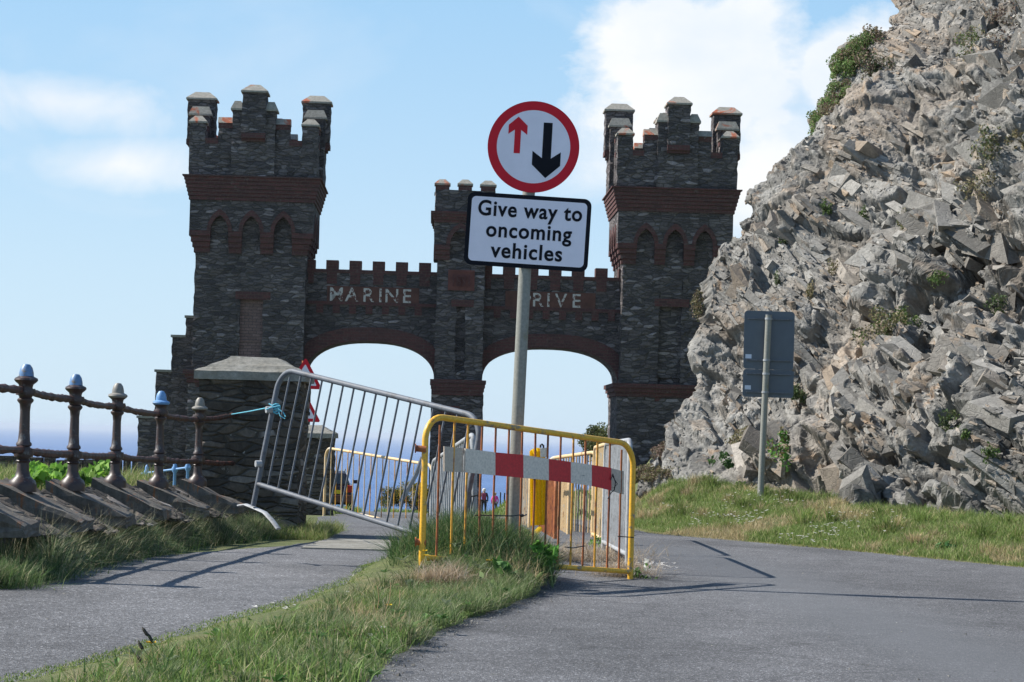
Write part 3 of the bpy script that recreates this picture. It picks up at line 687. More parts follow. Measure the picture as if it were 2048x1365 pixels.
def cliff_grid(ns, nv):
    z = np.linspace(-1.15, 8.6, nv); s_ = np.concatenate([np.linspace(-.55, 0, int(ns*.16), endpoint=False), np.linspace(0, 1, ns-int(ns*.16))])
    dn = 31+.75*(z+.5)
    # silhouette point at height z
    Nx = np.zeros(nv)
    for k in range(nv):
        py = 600.0
        for _ in range(6):
            px = np.interp(py, SIL[:, 0], SIL[:, 1]); v = P(px, py, dn[k]); py += (v.z-z[k])/dn[k]*FPX
            py = min(max(py, -400), 1100)
        Nx[k] = v.x
    Nx = Nx+.12+.16*sm((z+.3)/1.5)*sm((2.6-z)/1.5)-.10*sm((z-2.2)/1)*sm((5.2-z)/1)-.30*sm((1.0-z)/.8)
    Rx = 7.4+.50*(z+.7)+0*z; Ry = 21.3+.30*(z+.7)
    S = s_[None, :]; out = np.zeros((nv, len(s_), 3))
    t = np.clip(S, 0, 1)
    # quadratic curve nose -> right end, bulging toward the road
    cx = Nx+(Rx-Nx)*.36; cy = dn+(Ry-dn)*.30
    x = (1-t)**2*Nx[:, None]+2*t*(1-t)*cx[:, None]+t*t*Rx[:, None]; y = (1-t)**2*dn[:, None]+2*t*(1-t)*cy[:, None]+t*t*Ry[:, None]
    b = np.clip(-S, 0, 1); x = x+b*4.6+b*b*5; y = y+b*13-b*b*3
    out[..., 0] = x; out[..., 1] = y; out[..., 2] = z[:, None]+0*S
    return out, s_, z
ns, nv = 900, 780
Gd, S_, Zv = cliff_grid(ns, nv)
shape = Gd.shape[:2]; Pt = Gd.reshape(-1, 3)
# facing direction of the untouched face
du = np.gradient(Gd, axis=1); dv = np.gradient(Gd, axis=0); Nn = np.cross(dv, du); Nn /= np.linalg.norm(Nn, axis=2, keepdims=True)
Nn = Nn.reshape(-1, 3); Nn *= np.where((Nn[:, 0:1] < 0), 1, 1)
if Nn[:, 1].mean() > 0: Nn = -Nn
wpn = np.stack([vnoise(Pt*.9, 1), vnoise(Pt*.9, 2), vnoise(Pt*.9, 3)], 1)-.5
wpf = np.stack([vnoise(Pt*3.5, 4), vnoise(Pt*3.5, 5), vnoise(Pt*3.5, 6)], 1)-.5
Q = Pt+wpn*.40+wpf*.05
a = R(-30); ux = np.array([.55, -.62, math.tan(a)*.83]); ux /= np.linalg.norm(ux)      # bedding direction on the face
nf = np.array([-.75, -.45, .35]); nf /= np.linalg.norm(nf); w3 = np.cross(ux, nf); w3 /= np.linalg.norm(w3); nf = np.cross(w3, ux)
Qb = np.stack([Q @ ux, (Q @ w3)*1.9, (Q @ nf)*1.1], 1)
sflat = np.repeat(S_[None, :], nv, 0).ravel(); zf = Pt[:, 2]
blocky = np.clip(.45+.75*sm((sflat-.15)/.35)+.5*(vnoise(Pt*.5, 8)-.5), .3, 1.25)
def blur(d, n):
    g = d.reshape(nv, -1)
    for _ in range(n):
        p_ = np.pad(g, 1, 'edge'); g = (p_[:-2, 1:-1]+p_[2:, 1:-1]+p_[1:-1, :-2]+p_[1:-1, 2:]+2*p_[1:-1, 1:-1])/6
    return g.ravel()
disp = .75*(vnoise(Pt*.42, 20)-.5)+.45*(vnoise(Pt*.95, 21)-.5)
cols = np.zeros((len(Pt), 3)); tone = np.zeros(len(Pt)); warm = np.zeros(len(Pt))
def frame(Pq, strat):
    return np.stack([Pq @ ux, (Pq @ w3)*strat, (Pq @ nf)*1.1], 1)
def normals(Vq, sm_=0):
    g = Vq.reshape(nv, -1, 3)
    if sm_:
        g = np.stack([blur(g[..., c].ravel(), sm_).reshape(nv, -1) for c in range(3)], 2)
    n_ = np.cross(np.gradient(g, axis=0), np.gradient(g, axis=1)); n_ /= np.linalg.norm(n_, axis=2, keepdims=True)+1e-9; n_ = n_.reshape(-1, 3)
    return n_*np.sign((n_*Nn).sum(1, keepdims=True).mean())
def level(Qf, cell, amp, tl, seed, crk=.2):
    r, o, gap = vor3(Qf, cell, seed)
    h = (r[:, 0]-.5)+tl*((r[:, 1]-.5)*2*o[:, 0]+(r[:, 2]-.35)*2*o[:, 1])
    return amp*(h-np.clip(1-gap/.10, 0, 1)*crk*(r[:, 3] > .35)), r
fade = np.where(sflat < 0, np.clip(1+sflat*3, .3, 1), 1)
D = Nn+np.array([0, 0, .40]); D /= np.linalg.norm(D, axis=1, keepdims=True)
def strata(Vq, wv_, th, ln, amp, seed, tilt=.5):
    """bedded blocks: layers th thick, broken every ~ln along the bedding, each standing proud by its own amount"""
    q = Vq+wv_; b_ = q @ w3/th; b_ = b_+.5*(vnoise(q*.8, seed+1)-.5)*2; i = np.floor(b_); r0 = hashn(i, i*0, i*0, seed)
    l_ = (q @ ux)/ln*(.6+.8*r0)+r0*17+.25*(b_-i)*(r0-.5)*4; j = np.floor(l_); m_ = np.floor((q @ nf)/ln*.8+r0*5)
    r1, r2, r3 = hashn(i, j, m_, seed+2), hashn(i, j, m_, seed+3), hashn(i, j, m_, seed+4)
    return amp*((r1-.5)+tilt*((b_-i)-.5)*(r2*.9+.1)*1.2+tilt*((l_-j)-.5)*(r3-.5)*1.6), r1, r3
h, r = level(Qb, 1.7, .44, .45, 100, .45); disp += h*blocky; disp = blur(disp, 1)
V1 = Pt+D*(disp*fade)[:, None]
N1 = normals(V1, 14); D1 = N1+np.array([0, 0, .35]); D1 /= np.linalg.norm(D1, axis=1, keepdims=True)
h, r = level(frame(V1, 1.8)+wpn*.35, .68, .26, .5, 140, .5); tone += (r[:, 4]-.5)*.06
h2, q1, q2 = strata(V1, wpn*.7, .36, 1.15, .26, 500); V2 = V1+D1*(blur((h+h2)*blocky*fade, 1))[:, None]
tone += (q2-.5)*.07; warm += (q1 > .88)*.55
def relax(Vq, n): return np.stack([blur(Vq[:, c], n) for c in range(3)], 1)
V2 = relax(V2, 1)
N2 = normals(V2, 6)*.5+D1*.7
mk = .12+.88*sm((vnoise(Pt*1.1, 77)-.32)/.36)
h, r = level(frame(V2, 1.8)+wpn*.2, .30, .070, .7, 180, .3); tone += (r[:, 4]-.5)*.06; warm += (r[:, 3] > .87)*.5*(.4+r[:, 1])
h2, q1, q2 = strata(V2, wpn*.6+wpf*.05, .10, .34, .060, 600); V3 = V2+N2*((h*(.4+.6*mk)+h2*mk)*np.clip(blocky, .6, 1.1)*fade)[:, None]; V3 = relax(V3, 1)
tone += (q2-.5)*.05
h, r = level(frame(V3, 2.0), .10, .014, .6, 220, .1); tone += (r[:, 4]-.5)*.06
cliffV = V3+N2*(h*fade+.006*(vnoise(V3*18, 30)-.5)+.004*(vnoise(V3*38, 31)-.5))[:, None]
tone = .178+tone*1.0+.07*(vnoise(cliffV*.6, 41)-.5)
wm = np.clip(warm+1.5*(vnoise(cliffV*.8, 42)-.55), 0, 1)[:, None]*.7
cols = tone[:, None]*((1-wm)*np.array([1.02, .985, .91])+wm*np.array([1.25, .95, .68])); cols = np.clip(cols, .05, .42)
i, j = np.meshgrid(np.arange(shape[1]-1), np.arange(nv-1)); a0 = (j*shape[1]+i).ravel()
Fq = np.stack([a0, a0+1, a0+shape[1]+1, a0+shape[1]], 1)
# thousands of angular slabs breaking out of the face along the bedding
rs = np.random.RandomState(17); ok = np.where((sflat > -.12)&(zf > -.9)&(proj(cliffV)[0] < 2200))[0]; NS = normals(V2, 26)
def slabs(n, s0, s1, proud, lo_m=0.0):
    k = rs.choice(ok, n*2); keep = (rs.uniform(0, 1, len(k)) < np.clip(blocky[k]*1.1+lo_m, .12, 1))&((sflat[k] > .10)|(s0 < .15))&(rs.uniform(0, 1, len(k)) < .14+.86*sm((vnoise(cliffV[k]*1.0, 88)-.38)/.2)); k = k[keep][:n]; n = len(k)
    s_ = s0*(s1/s0)**(rs.uniform(0, 1, n)**1.5); c = cliffV[k]; nn = NS[k]+rs.normal(0, .06, (n, 3)); nn /= np.linalg.norm(nn, axis=1, keepdims=True)
    th = (vnoise(c*.55, 90)-.5)*.8+rs.normal(0, .07, n)                       # regional turn of the bedding plus scatter
    u_ = ux-(nn @ ux)[:, None]*nn; u_ /= np.linalg.norm(u_, axis=1, keepdims=True); v_ = np.cross(nn, u_)
    a_ = u_*np.cos(th)[:, None]+v_*np.sin(th)[:, None]; b_ = np.cross(nn, a_)
    L_ = s_*rs.uniform(.9, 2.2, n); T_ = s_*rs.uniform(.20, .50, n); Dp = s_*rs.uniform(.5, 1.0, n)
    sg = np.array([(x, y, z) for z in (-1, 1) for y in (-1, 1) for x in (-1, 1)], float)
    jt = 1+rs.uniform(-.34, .10, (n, 8, 3)); q = sg[None]*jt; q[..., 0] += rs.uniform(-.35, .35, (n, 1))*q[..., 2]; q[..., 1] += rs.uniform(-.45, .45, (n, 1))*q[..., 2]
    cc = c+nn*(Dp*(proud-.5)*1.0+.0)[:, None]
    V = cc[:, None]+q[..., 0:1]*(a_*L_[:, None]*.5)[:, None]+q[..., 1:2]*(b_*T_[:, None]*.5)[:, None]+q[..., 2:3]*(nn*Dp[:, None]*.5)[:, None]
    b0_ = np.arange(n)*8; F = np.concatenate([np.stack([b0_+i for i in f], 1) for f in ((0, 1, 3, 2), (4, 6, 7, 5), (0, 4, 5, 1), (1, 5, 7, 3), (3, 7, 6, 2), (2, 6, 4, 0))])
    tn = np.clip(rs.normal(.190, .045, n)+.05*(vnoise(c*.7, 41)-.5)*2, .07, .36); w_ = np.clip((rs.uniform(0, 1, n) > .80)*rs.uniform(.3, 1, n)+.1*0+1.5*(vnoise(c*.8, 42)-.56), 0, 1)[:, None]*.75
    C = tn[:, None]*((1-w_)*np.array([1.03, .985, .90])+w_*np.array([1.3, .94, .62]))
    return V.reshape(-1, 3), F, np.repeat(C[:, None], 8, 1).reshape(-1, 3)
bl = [(cliffV, Fq, cols*1.0), slabs(170, .40, .75, .01), slabs(900, .18, .42, .06), slabs(4200, .08, .20, .11, .1), slabs(8000, .04, .09, .18, .3)]
o_ = 0; Vs = []; Fs = []; Cs = []
for V, F, C in bl: Vs.append(V); Fs.append(F+o_); Cs.append(C); o_ += len(V)
cliff = bigmesh('rock_cliff', np.concatenate(Vs), np.concatenate(Fs), M['rock'], col=np.concatenate(Cs)); tag(cliff, kind='structure')
# hill top behind the cliff face
top = cliffV.reshape(nv, shape[1], 3)[-1][::12]; back = top.copy(); back[:, 0] += 26; back[:, 1] += 6; back[:, 2] += 7
V = np.concatenate([top, (top*.6+back*.4)+[0, 0, 1.2], back]); n = len(top); ar = np.arange(n-1)
Fh = np.concatenate([np.stack([ar, ar+1, ar+n+1, ar+n], 1), np.stack([ar+n, ar+n+1, ar+2*n+1, ar+2*n], 1)])
tag(bigmesh('hilltop', V, Fh, M['soil'], smooth=True), kind='structure')
_cpx, _cpy = proj(cliffV); _cd = cliffV[:, 1]
def cliff_at(px, py, r=6):
    k = np.where((abs(_cpx-px) < r) & (abs(_cpy-py) < r))[0]
    if len(k) == 0: return cliff_at(px, py, r*2) if r < 60 else P(px, py, 30)
    k = k[np.argsort(_cd[k])[:max(1, len(k)//8)]]; q = cliffV[k].mean(0); return Vector(q)

# ------------------------------------------------------------------ plants (numpy batches of blades and leaves)
RS = np.random.RandomState(7)
SUNXY = None
def blades(N, xy, h, width, lean=.5, colsA=((.10,.17,.03),(.16,.24,.05),(.30,.30,.12)), wts=(.45,.4,.15), zoff=0.0, zfun=None, bias=(0, 0), rs=RS):
    """returns V,F,C of curved three-joint blades rooted at xy (N,2)"""
    zf_ = zfun or ground_z
    z0 = zf_(xy[:, 0], xy[:, 1])+zoff
    h = h*rs.uniform(.55, 1.3, N); ang = rs.uniform(0, 2*np.pi, N); ln = lean*h*rs.uniform(.2, 1.6, N)
    dx = np.cos(ang)*ln+bias[0]*h; dy = np.sin(ang)*ln+bias[1]*h; wa = rs.uniform(0, np.pi, N); w_ = width*rs.uniform(.6, 1.4, N)
    wx, wy = np.cos(wa)*w_/2, np.sin(wa)*w_/2
    ln2 = np.sqrt(np.maximum(h*h-.6*(dx*dx+dy*dy), (.25*h)**2))
    V = np.zeros((N, 5, 3)); b = np.stack([xy[:, 0], xy[:, 1], z0-.01], 1)
    wv = np.stack([wx, wy, np.zeros(N)], 1); md = b+np.stack([dx*.3, dy*.3, ln2*.58], 1); tp = b+np.stack([dx, dy, ln2], 1)
    V[:, 0] = b-wv; V[:, 1] = b+wv; V[:, 2] = md+wv*.8; V[:, 3] = md-wv*.8; V[:, 4] = tp
    k = np.arange(N)*5; F = np.concatenate([np.stack([k, k+1, k+2, k+3], 1), np.stack([k+3, k+2, k+4, k+4], 1)])
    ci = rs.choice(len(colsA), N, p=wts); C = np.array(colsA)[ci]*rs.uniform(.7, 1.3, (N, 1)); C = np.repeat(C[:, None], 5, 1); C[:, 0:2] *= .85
    return V.reshape(-1, 3), F, C.reshape(-1, 3)
def join(parts):
    Vs, Fs, Cs, o = [], [], [], 0
    for V, F, C in parts: Vs.append(V); Fs.append(F+o); Cs.append(C); o += len(V)
    return np.concatenate(Vs), np.concatenate(Fs), np.concatenate(Cs)
def leaves(N, cen, rad, size, colsA, wts=None, seed=1, clumps=14, asp=.5, shell=.55, updir=.3):
    """leaf-sized quads in uneven clumps through an ellipsoid"""
    rs = np.random.RandomState(seed); cen = np.array(cen); rad = np.array(rad, float)
    cc = rs.normal(size=(clumps, 3)); cc /= np.linalg.norm(cc, axis=1, keepdims=True); cc *= rs.uniform(.25, .85, (clumps, 1))**.6; cr = rs.uniform(.28, .5, clumps)
    k = rs.randint(0, clumps, N); d = rs.normal(size=(N, 3)); d /= np.linalg.norm(d, axis=1, keepdims=True)
    p = cen+(cc[k]+d*(cr[k]*(1-(1-shell)*rs.uniform(0, 1, N)**2))[:, None])*rad
    a = rs.normal(size=(N, 3)); a[:, 2] += updir; a /= np.linalg.norm(a, axis=1, keepdims=True); b = np.cross(a, rs.normal(size=(N, 3))); b /= np.linalg.norm(b, axis=1, keepdims=True)
    s_ = size*rs.uniform(.6, 1.4, N)[:, None]; V = np.stack([p-a*s_, p+b*s_*asp, p+a*s_, p-b*s_*asp], 1)
    q = np.arange(N)*4; F = np.stack([q, q+1, q+2, q+3], 1)
    C = np.array(colsA)[rs.choice(len(colsA), N, p=wts)]*rs.uniform(.7, 1.3, (N, 1)); tn = rs.uniform(.7, 1.25, clumps)[k]; C = C*tn[:, None]
    return V.reshape(-1, 3), F, np.repeat(C[:, None], 4, 1).reshape(-1, 3)
def gm(x, y): return ground_z(x, y)+mound(x, y)
GREEN = ((.12, .19, .04), (.19, .27, .07), (.26, .32, .11), (.42, .38, .20)); 
BLUEG = ((.10, .165, .055), (.16, .225, .08), (.25, .29, .14), (.48, .44, .28))
DRY = ((.48, .38, .22), (.38, .30, .16), (.26, .27, .11), (.56, .46, .30))

def tufts(cent, n, r, h, cols_, wts, width=.004, zfun=None, rs=RS, lean=.9):
    """blades springing outward from tuft centres"""
    cent = np.asarray(cent, float); N = len(cent)*n; c = np.repeat(cent, n, 0); ang = rs.uniform(0, 2*np.pi, N); rr = np.abs(rs.normal(0, r, N)); q = c+np.stack([np.cos(ang)*rr, np.sin(ang)*rr], 1)
    hk = np.repeat(rs.uniform(.6, 1.25, len(cent)), n)*h; tint = np.repeat(rs.uniform(.7, 1.25, len(cent)), n)
    V, F, C = blades(N, q, hk, width, .35, cols_, wts, zfun=zfun, rs=rs)
    V = V.reshape(N, 5, 3); out = np.stack([np.cos(ang), np.sin(ang)], 1)*(hk*lean*np.clip(rr/r, .1, 1.6)*rs.uniform(.4, 1, N))[:, None]
    V[:, 2:4, :2] += out[:, None]*.32; V[:, 4, :2] += out; V[:, 4, 2] -= np.linalg.norm(out, axis=1)*.35
    return V.reshape(-1, 3), F, C*np.repeat(tint, 5)[:, None]
# the mound itself and its turf
px_l = np.array([(-420, 1470), (60, 1362), (150, 1342), (250, 1312), (400, 1262), (560, 1217), (700, 1168), (775, 1130), (800, 1098), (835, 1064)], float)   # path side
px_r = np.array([(640, 1470), (800, 1320), (850, 1290), (940, 1242), (1000, 1225), (1075, 1192), (1108, 1166), (1098, 1120), (1060, 1085), (1000, 1050)], float)   # road side
PL = np.array([list(G(*p))[:2] for p in px_l]); PR = np.array([list(G(*p))[:2] for p in px_r])
def strip_pts(N, A, B, rs, p=1.0, j=.02):
    # random points between two polylines
    t = rs.uniform(0, len(A)-1, N); i = np.minimum(t.astype(int), len(A)-2); f = (t-i)[:, None]
    a = A[i]*(1-f)+A[i+1]*f; b = B[i]*(1-f)+B[i+1]*f
    # area weighting by local width*length
    L = np.linalg.norm(A[i+1]-A[i], axis=1)+np.linalg.norm(B[i+1]-B[i], axis=1); W_ = np.linalg.norm(b-a, axis=1); w_ = L*W_; keep = rs.uniform(0, w_.max(), N) < w_
    u = rs.uniform(0, 1, N)[:, None]; q = a*(1-u)+b*u+rs.normal(size=(N, 2))*j
    return q[keep], u[keep, 0]
nseg = 60
mv = []; ts = np.linspace(0, len(PL)-1, nseg); 
for t in ts:
    i = min(int(t), len(PL)-2); f = t-i; a = PL[i]*(1-f)+PL[i+1]*f; b = PR[i]*(1-f)+PR[i+1]*f
    for u in np.linspace(0, 1, 17):
        q = a*(1-u)+b*u; e = 4*u*(1-u); mv.append((q[0]+.02*math.sin(t*9+u), q[1], float(gm(q[0], q[1]))+.018+.035*min(1, e*1.6)+.015*float(n2(q[0], q[1], 6, 2))*e-.025*(u in (0, 1))))
mv = np.array(mv); i, j = np.meshgrid(np.arange(16), np.arange(nseg-1)); a0 = (j*17+i).ravel()
tag(bigmesh('turf_mound', mv, np.stack([a0, a0+1, a0+18, a0+17], 1), M['soil'], smooth=True), kind='structure')
def patchy(q, s_, thr, seed): return n2(q[:, 0], q[:, 1], s_, seed) > thr
parts = []
q, u = strip_pts(190000, PL, PR, RS); e = 4*u*(1-u)
near = q[:, 1] < 12.5
zf2 = lambda x, y: gm(x, y)+.045
hh = np.where(near, .044, .055)*(.35+.9*e)*(1+1.5*np.clip(n2(q[:, 0], q[:, 1], 1.6, 12), -.4, .5)); hh = np.where(u < .22, .022, hh)
hh = hh*np.where(u < .38, .5, 1)
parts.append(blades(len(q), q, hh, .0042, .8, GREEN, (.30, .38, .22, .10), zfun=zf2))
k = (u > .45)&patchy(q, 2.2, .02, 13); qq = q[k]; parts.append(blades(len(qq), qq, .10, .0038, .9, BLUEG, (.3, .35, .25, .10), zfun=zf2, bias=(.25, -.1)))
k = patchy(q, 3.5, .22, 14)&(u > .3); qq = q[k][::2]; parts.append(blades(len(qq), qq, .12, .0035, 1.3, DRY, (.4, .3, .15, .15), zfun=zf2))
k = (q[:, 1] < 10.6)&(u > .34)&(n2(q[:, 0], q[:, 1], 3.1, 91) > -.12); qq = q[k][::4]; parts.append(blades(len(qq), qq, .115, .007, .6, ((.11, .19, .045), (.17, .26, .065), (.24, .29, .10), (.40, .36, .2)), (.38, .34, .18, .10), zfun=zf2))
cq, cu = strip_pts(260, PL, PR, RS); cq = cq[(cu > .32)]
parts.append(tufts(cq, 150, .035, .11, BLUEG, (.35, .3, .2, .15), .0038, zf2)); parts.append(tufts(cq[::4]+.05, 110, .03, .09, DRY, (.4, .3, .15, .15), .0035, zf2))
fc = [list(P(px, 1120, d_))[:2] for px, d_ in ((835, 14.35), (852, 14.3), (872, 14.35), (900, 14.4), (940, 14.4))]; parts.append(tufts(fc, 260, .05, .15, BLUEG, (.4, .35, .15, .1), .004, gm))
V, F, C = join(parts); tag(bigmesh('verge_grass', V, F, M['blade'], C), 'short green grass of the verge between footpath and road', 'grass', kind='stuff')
# tall dark tuft round the barrier foot
rs = np.random.RandomState(5); N = 16000; q = np.stack([rs.normal(-.22, .36, N), rs.normal(15.55, .42, N)], 1); q = q[(q[:, 0] < .32)&(q[:, 0] > -.78)&(q[:, 1] > 14.7)&(q[:, 1] < 17)]
V, F, C = join([blades(len(q), q, .225, .0045, .75, ((.05, .10, .035), (.08, .15, .045), (.13, .19, .08), (.34, .31, .17)), (.35, .37, .2, .08), zfun=gm),
                blades(3000, np.stack([rs.normal(-.66, .12, 3000), rs.normal(15.9, .5, 3000)], 1), .09, .004, .8, BLUEG, (.3, .35, .25, .1), zfun=gm)])
tag(bigmesh('tall_grass', V, F, M['blade'], C), 'tall dark grass growing through the foot of the yellow barrier', 'grass', kind='stuff')
# dead grass clumps
def dead(px, py, d, r, n, label, seed, h=.10):
    p = P(px, py, d); rs = np.random.RandomState(seed); q = np.stack([rs.normal(p.x, r, n), rs.normal(p.y, r*.9, n)], 1)
    V, F, C = blades(n, q, h, .0035, 2.2, ((.42, .33, .22), (.55, .45, .33), (.30, .22, .14), (.6, .52, .42)), (.35, .3, .2, .15), zfun=gm, zoff=.02, rs=rs)
    V[:, 2] += np.repeat(rs.uniform(-.02, .07, n), 5)
    tag(bigmesh('dead_grass_clump', V, F, M['blade'], C), label, 'dead grass', 'dead grass clumps')
dead(888, 1100, 14.15, .085, 4200, 'pale clump of matted dead grass below the left post of the yellow barrier', 3, .15)
dead(1245, 1130, 16.6, .12, 1300, 'thin dry grass round the right foot of the yellow barrier', 4, .12)
dead(1165, 1092, 18.6, .26, 2200, 'straw coloured grass on the ground between the stacked barriers', 6, .16)

# right verge
rs = np.random.RandomState(9); N = 230000
yy = rs.uniform(14.5, 34, N); ee = rs.uniform(-.03, 1, N)**1.3*np.interp(yy, [14, 20, 26, 31, 34], [4.2, 4.0, 3.0, 1.6, 1.6]); xx = edge_x(yy)+ee
q = np.stack([xx, yy], 1); pxx, pyy = proj(np.stack([xx, yy, ground_z(xx, yy)], 1)); k = (pxx < 2130)&(rs.uniform(0, 1, N) < np.clip(1.15-.035*(yy-15), .4, 1)); q = q[k]; ee = ee[k]
pn = n2(q[:, 0], q[:, 1], .9, 31); dryk = (pn+.35*n2(q[:, 0], q[:, 1], 4, 32)+.10*np.clip(ee-1.2, 0, 2) > .21)
hh = np.where(ee < .18, .028, .062)*(1+1.0*np.clip(n2(q[:, 0], q[:, 1], 2.0, 33), -.5, .5)+.35*np.clip(ee, 0, 2))
gq, gh, ge = q[~dryk], hh[~dryk], ee[~dryk]
lowk = ge < .16
V1 = blades(int((~lowk).sum()), gq[~lowk], gh[~lowk], .006, .75, GREEN, (.30, .36, .22, .12), rs=rs)
V2 = blades(int(lowk.sum()), gq[lowk], gh[lowk], .006, 1.0, ((.38, .34, .14), (.28, .27, .09), (.17, .22, .06)), (.4, .35, .25), rs=rs)
V3 = blades(len(q[dryk]), q[dryk], hh[dryk]*1.15, .0055, 1.2, DRY, (.36, .30, .20, .14), rs=rs)
tuf = np.concatenate([np.stack([rs.normal(x_, .14, 500), rs.normal(y_, .16, 500)], 1) for x_, y_ in zip(edge_x(np.linspace(17, 29, 26))+rs.uniform(.3, 2.4, 26), np.linspace(17, 29, 26))])
ty_ = rs.uniform(15, 30, 190); tc = np.stack([edge_x(ty_)+rs.uniform(.15, 1, 190)**.8*np.interp(ty_, [14, 20, 26, 31], [3.6, 3.4, 2.6, 1.3]), ty_], 1)
V4 = join([tufts(tc[:110], 170, .06, .16, GREEN, (.35, .35, .2, .1), .006, rs=rs), tufts(tc[110:], 150, .07, .15, DRY, (.4, .3, .15, .15), .006, rs=rs)])
V, F, C = join([V1, V2, V3, V4]); tag(bigmesh('roadside_grass', V, F, M['blade'], C), 'long green and straw coloured grass on the bank below the cliff', 'grass', kind='stuff')
# tiny white flowers
def flowers(q, size, c, name, label, zoff, seed, zf_=ground_z, npet=5):
    rs = np.random.RandomState(seed); n = len(q); z = zf_(q[:, 0], q[:, 1])+zoff*rs.uniform(.5, 1.3, n); Vs = []; Fs = []; Cs = []
    cen = np.stack([q[:, 0], q[:, 1], z], 1); Vs = []; 
    for k in range(npet):
        a = 2*np.pi*k/npet+rs.uniform(0, .6, n); a2 = a+.9; s_ = size*rs.uniform(.7, 1.3, n)
        t_ = np.stack([np.cos(a)*s_, np.sin(a)*s_*.8-.25*s_, np.full(n, .35)*s_], 1); t2 = np.stack([np.cos(a2)*s_, np.sin(a2)*s_*.8-.25*s_, np.full(n, .35)*s_], 1)
        Vs.append(np.stack([cen, cen+t_, cen+(t_+t2)*.62, cen+t2], 1).reshape(-1, 3))
    V = np.concatenate(Vs); k = np.arange(len(V)//4)*4; F = np.stack([k, k+1, k+2, k+3], 1); C = np.array(c)*rs.uniform(.85, 1.1, (len(V), 1))
    return tag(bigmesh(name, V, F, M['leaf'], C), label, 'flowers', kind='stuff')
rs = np.random.RandomState(21); fl = []
for px, py, n, r in [(1500, 1055, 40, .22), (1440, 1045, 26, .2), (1655, 1080, 36, .2), (1560, 1020, 30, .3), (1600, 960, 22, .2), (1690, 1060, 18, .25), (1530, 985, 18, .22), (1390, 1060, 14, .2), (1600, 1095, 22, .2), (1470, 1010, 20, .3), (1790, 1060, 12, .3), (1340, 1030, 8, .2)]:
    g = G(px, py); fl.append(np.stack([rs.normal(g.x, r*.5, n), rs.normal(g.y, r, n)], 1))
flowers(np.concatenate(fl), .014, (.75, .72, .68), 'white_flowers', 'tiny white flowers scattered through the roadside bank grass', .12, 3)
fl = []
for px, py, n, r in [(820, 1150, 26, .06), (800, 1140, 12, .05), (545, 1240, 4, .05), (470, 1235, 3, .04), (700, 1215, 5, .08), (720, 1290, 6, .1), (1290, 1150, 40, .07), (900, 1170, 5, .1)]:
    g = G(px, py); fl.append(np.stack([rs.normal(g.x+.10, r, n), rs.normal(g.y, r*1.2, n)], 1))
flowers(np.concatenate(fl), .015, (.75, .73, .70), 'daisies', 'small white daisies in the verge grass and by the barrier foot', .075, 4, gm)
# leafy weeds
def weed(px, py, d, r, n, size, label, cols_, seed, z=None, cat='weed', name='leafy_weed', h=None, asp=.5):
    p = P(px, py, d) if d else G(px, py); h = h or r
    V, F, C = leaves(n, (p.x, p.y, p.z), (r, r, h), size, cols_, None, seed, 8, asp, .3, .8)
    return tag(bigmesh(name, V, F, M['leaf'], C), label, cat, 'leafy weeds along the verge')
LG = ((.10, .26, .04), (.17, .36, .07), (.08, .20, .03))
weed(1078, 1112, 15.0, .11, 90, .045, 'glossy dock leaves at the right end of the long grass under the barrier', LG, 1)
weed(1010, 1150, 14.4, .12, 60, .035, 'low dark leafy weed in front of the long barrier grass', ((.05, .12, .03), (.09, .19, .05)), 2)
weed(965, 1175, 14.0, .10, 60, .03, 'low weed with grey green leaves in the verge left of the road', ((.12, .20, .07), (.2, .28, .1)), 3)
weed(1290, 1147, 16.4, .09, 120, .02, 'white flowered weed beside the right foot of the yellow barrier', ((.10, .20, .05), (.5, .5, .45)), 4)
weed(690, 1345, 11.3, .10, 60, .035, 'leafy weed on the road edge at the bottom of the verge', LG, 5, h=.04)
weed(1190, 1090, 20.8, .1, 0+60, .02, 'small green weed on the ground inside the barriers', LG, 6)
weed(1445, 925, 28.6, .15, 130, .03, 'dark green leafy clump at the left foot of the cliff', ((.05, .10, .03), (.08, .16, .05)), 7)
weed(1660, 985, 0, .16, 160, .035, 'bright ivy leaves at the foot of the cliff right of the grey sign back', ((.22, .36, .06), (.12, .26, .05)), 8)
weed(1850, 1008, 0, .16, 180, .035, 'yellow green leafy plant at the cliff foot near the right edge', ((.30, .40, .08), (.16, .28, .06)), 9)
weed(1700, 1018, 0, .12, 90, .03, 'small yellow green ivy clump in the bank grass', ((.30, .38, .08), (.16, .26, .06)), 10)
weed(1490, 985, 0, .14, 110, .03, 'pale green leafy plant left of the grey sign post foot', ((.28, .38, .10), (.16, .28, .06)), 11)
weed(1890, 1100, 0, .10, 90, .03, 'dark thistle-like weed at the edge of the road near the right', ((.06, .15, .05), (.10, .22, .07)), 12)
weed(1560, 895, 0+27.9, .17, 260, .03, 'green plant climbing the rock just right of the grey sign post', ((.10, .24, .05), (.16, .30, .07), (.25, .2, .1)), 13, h=.25)
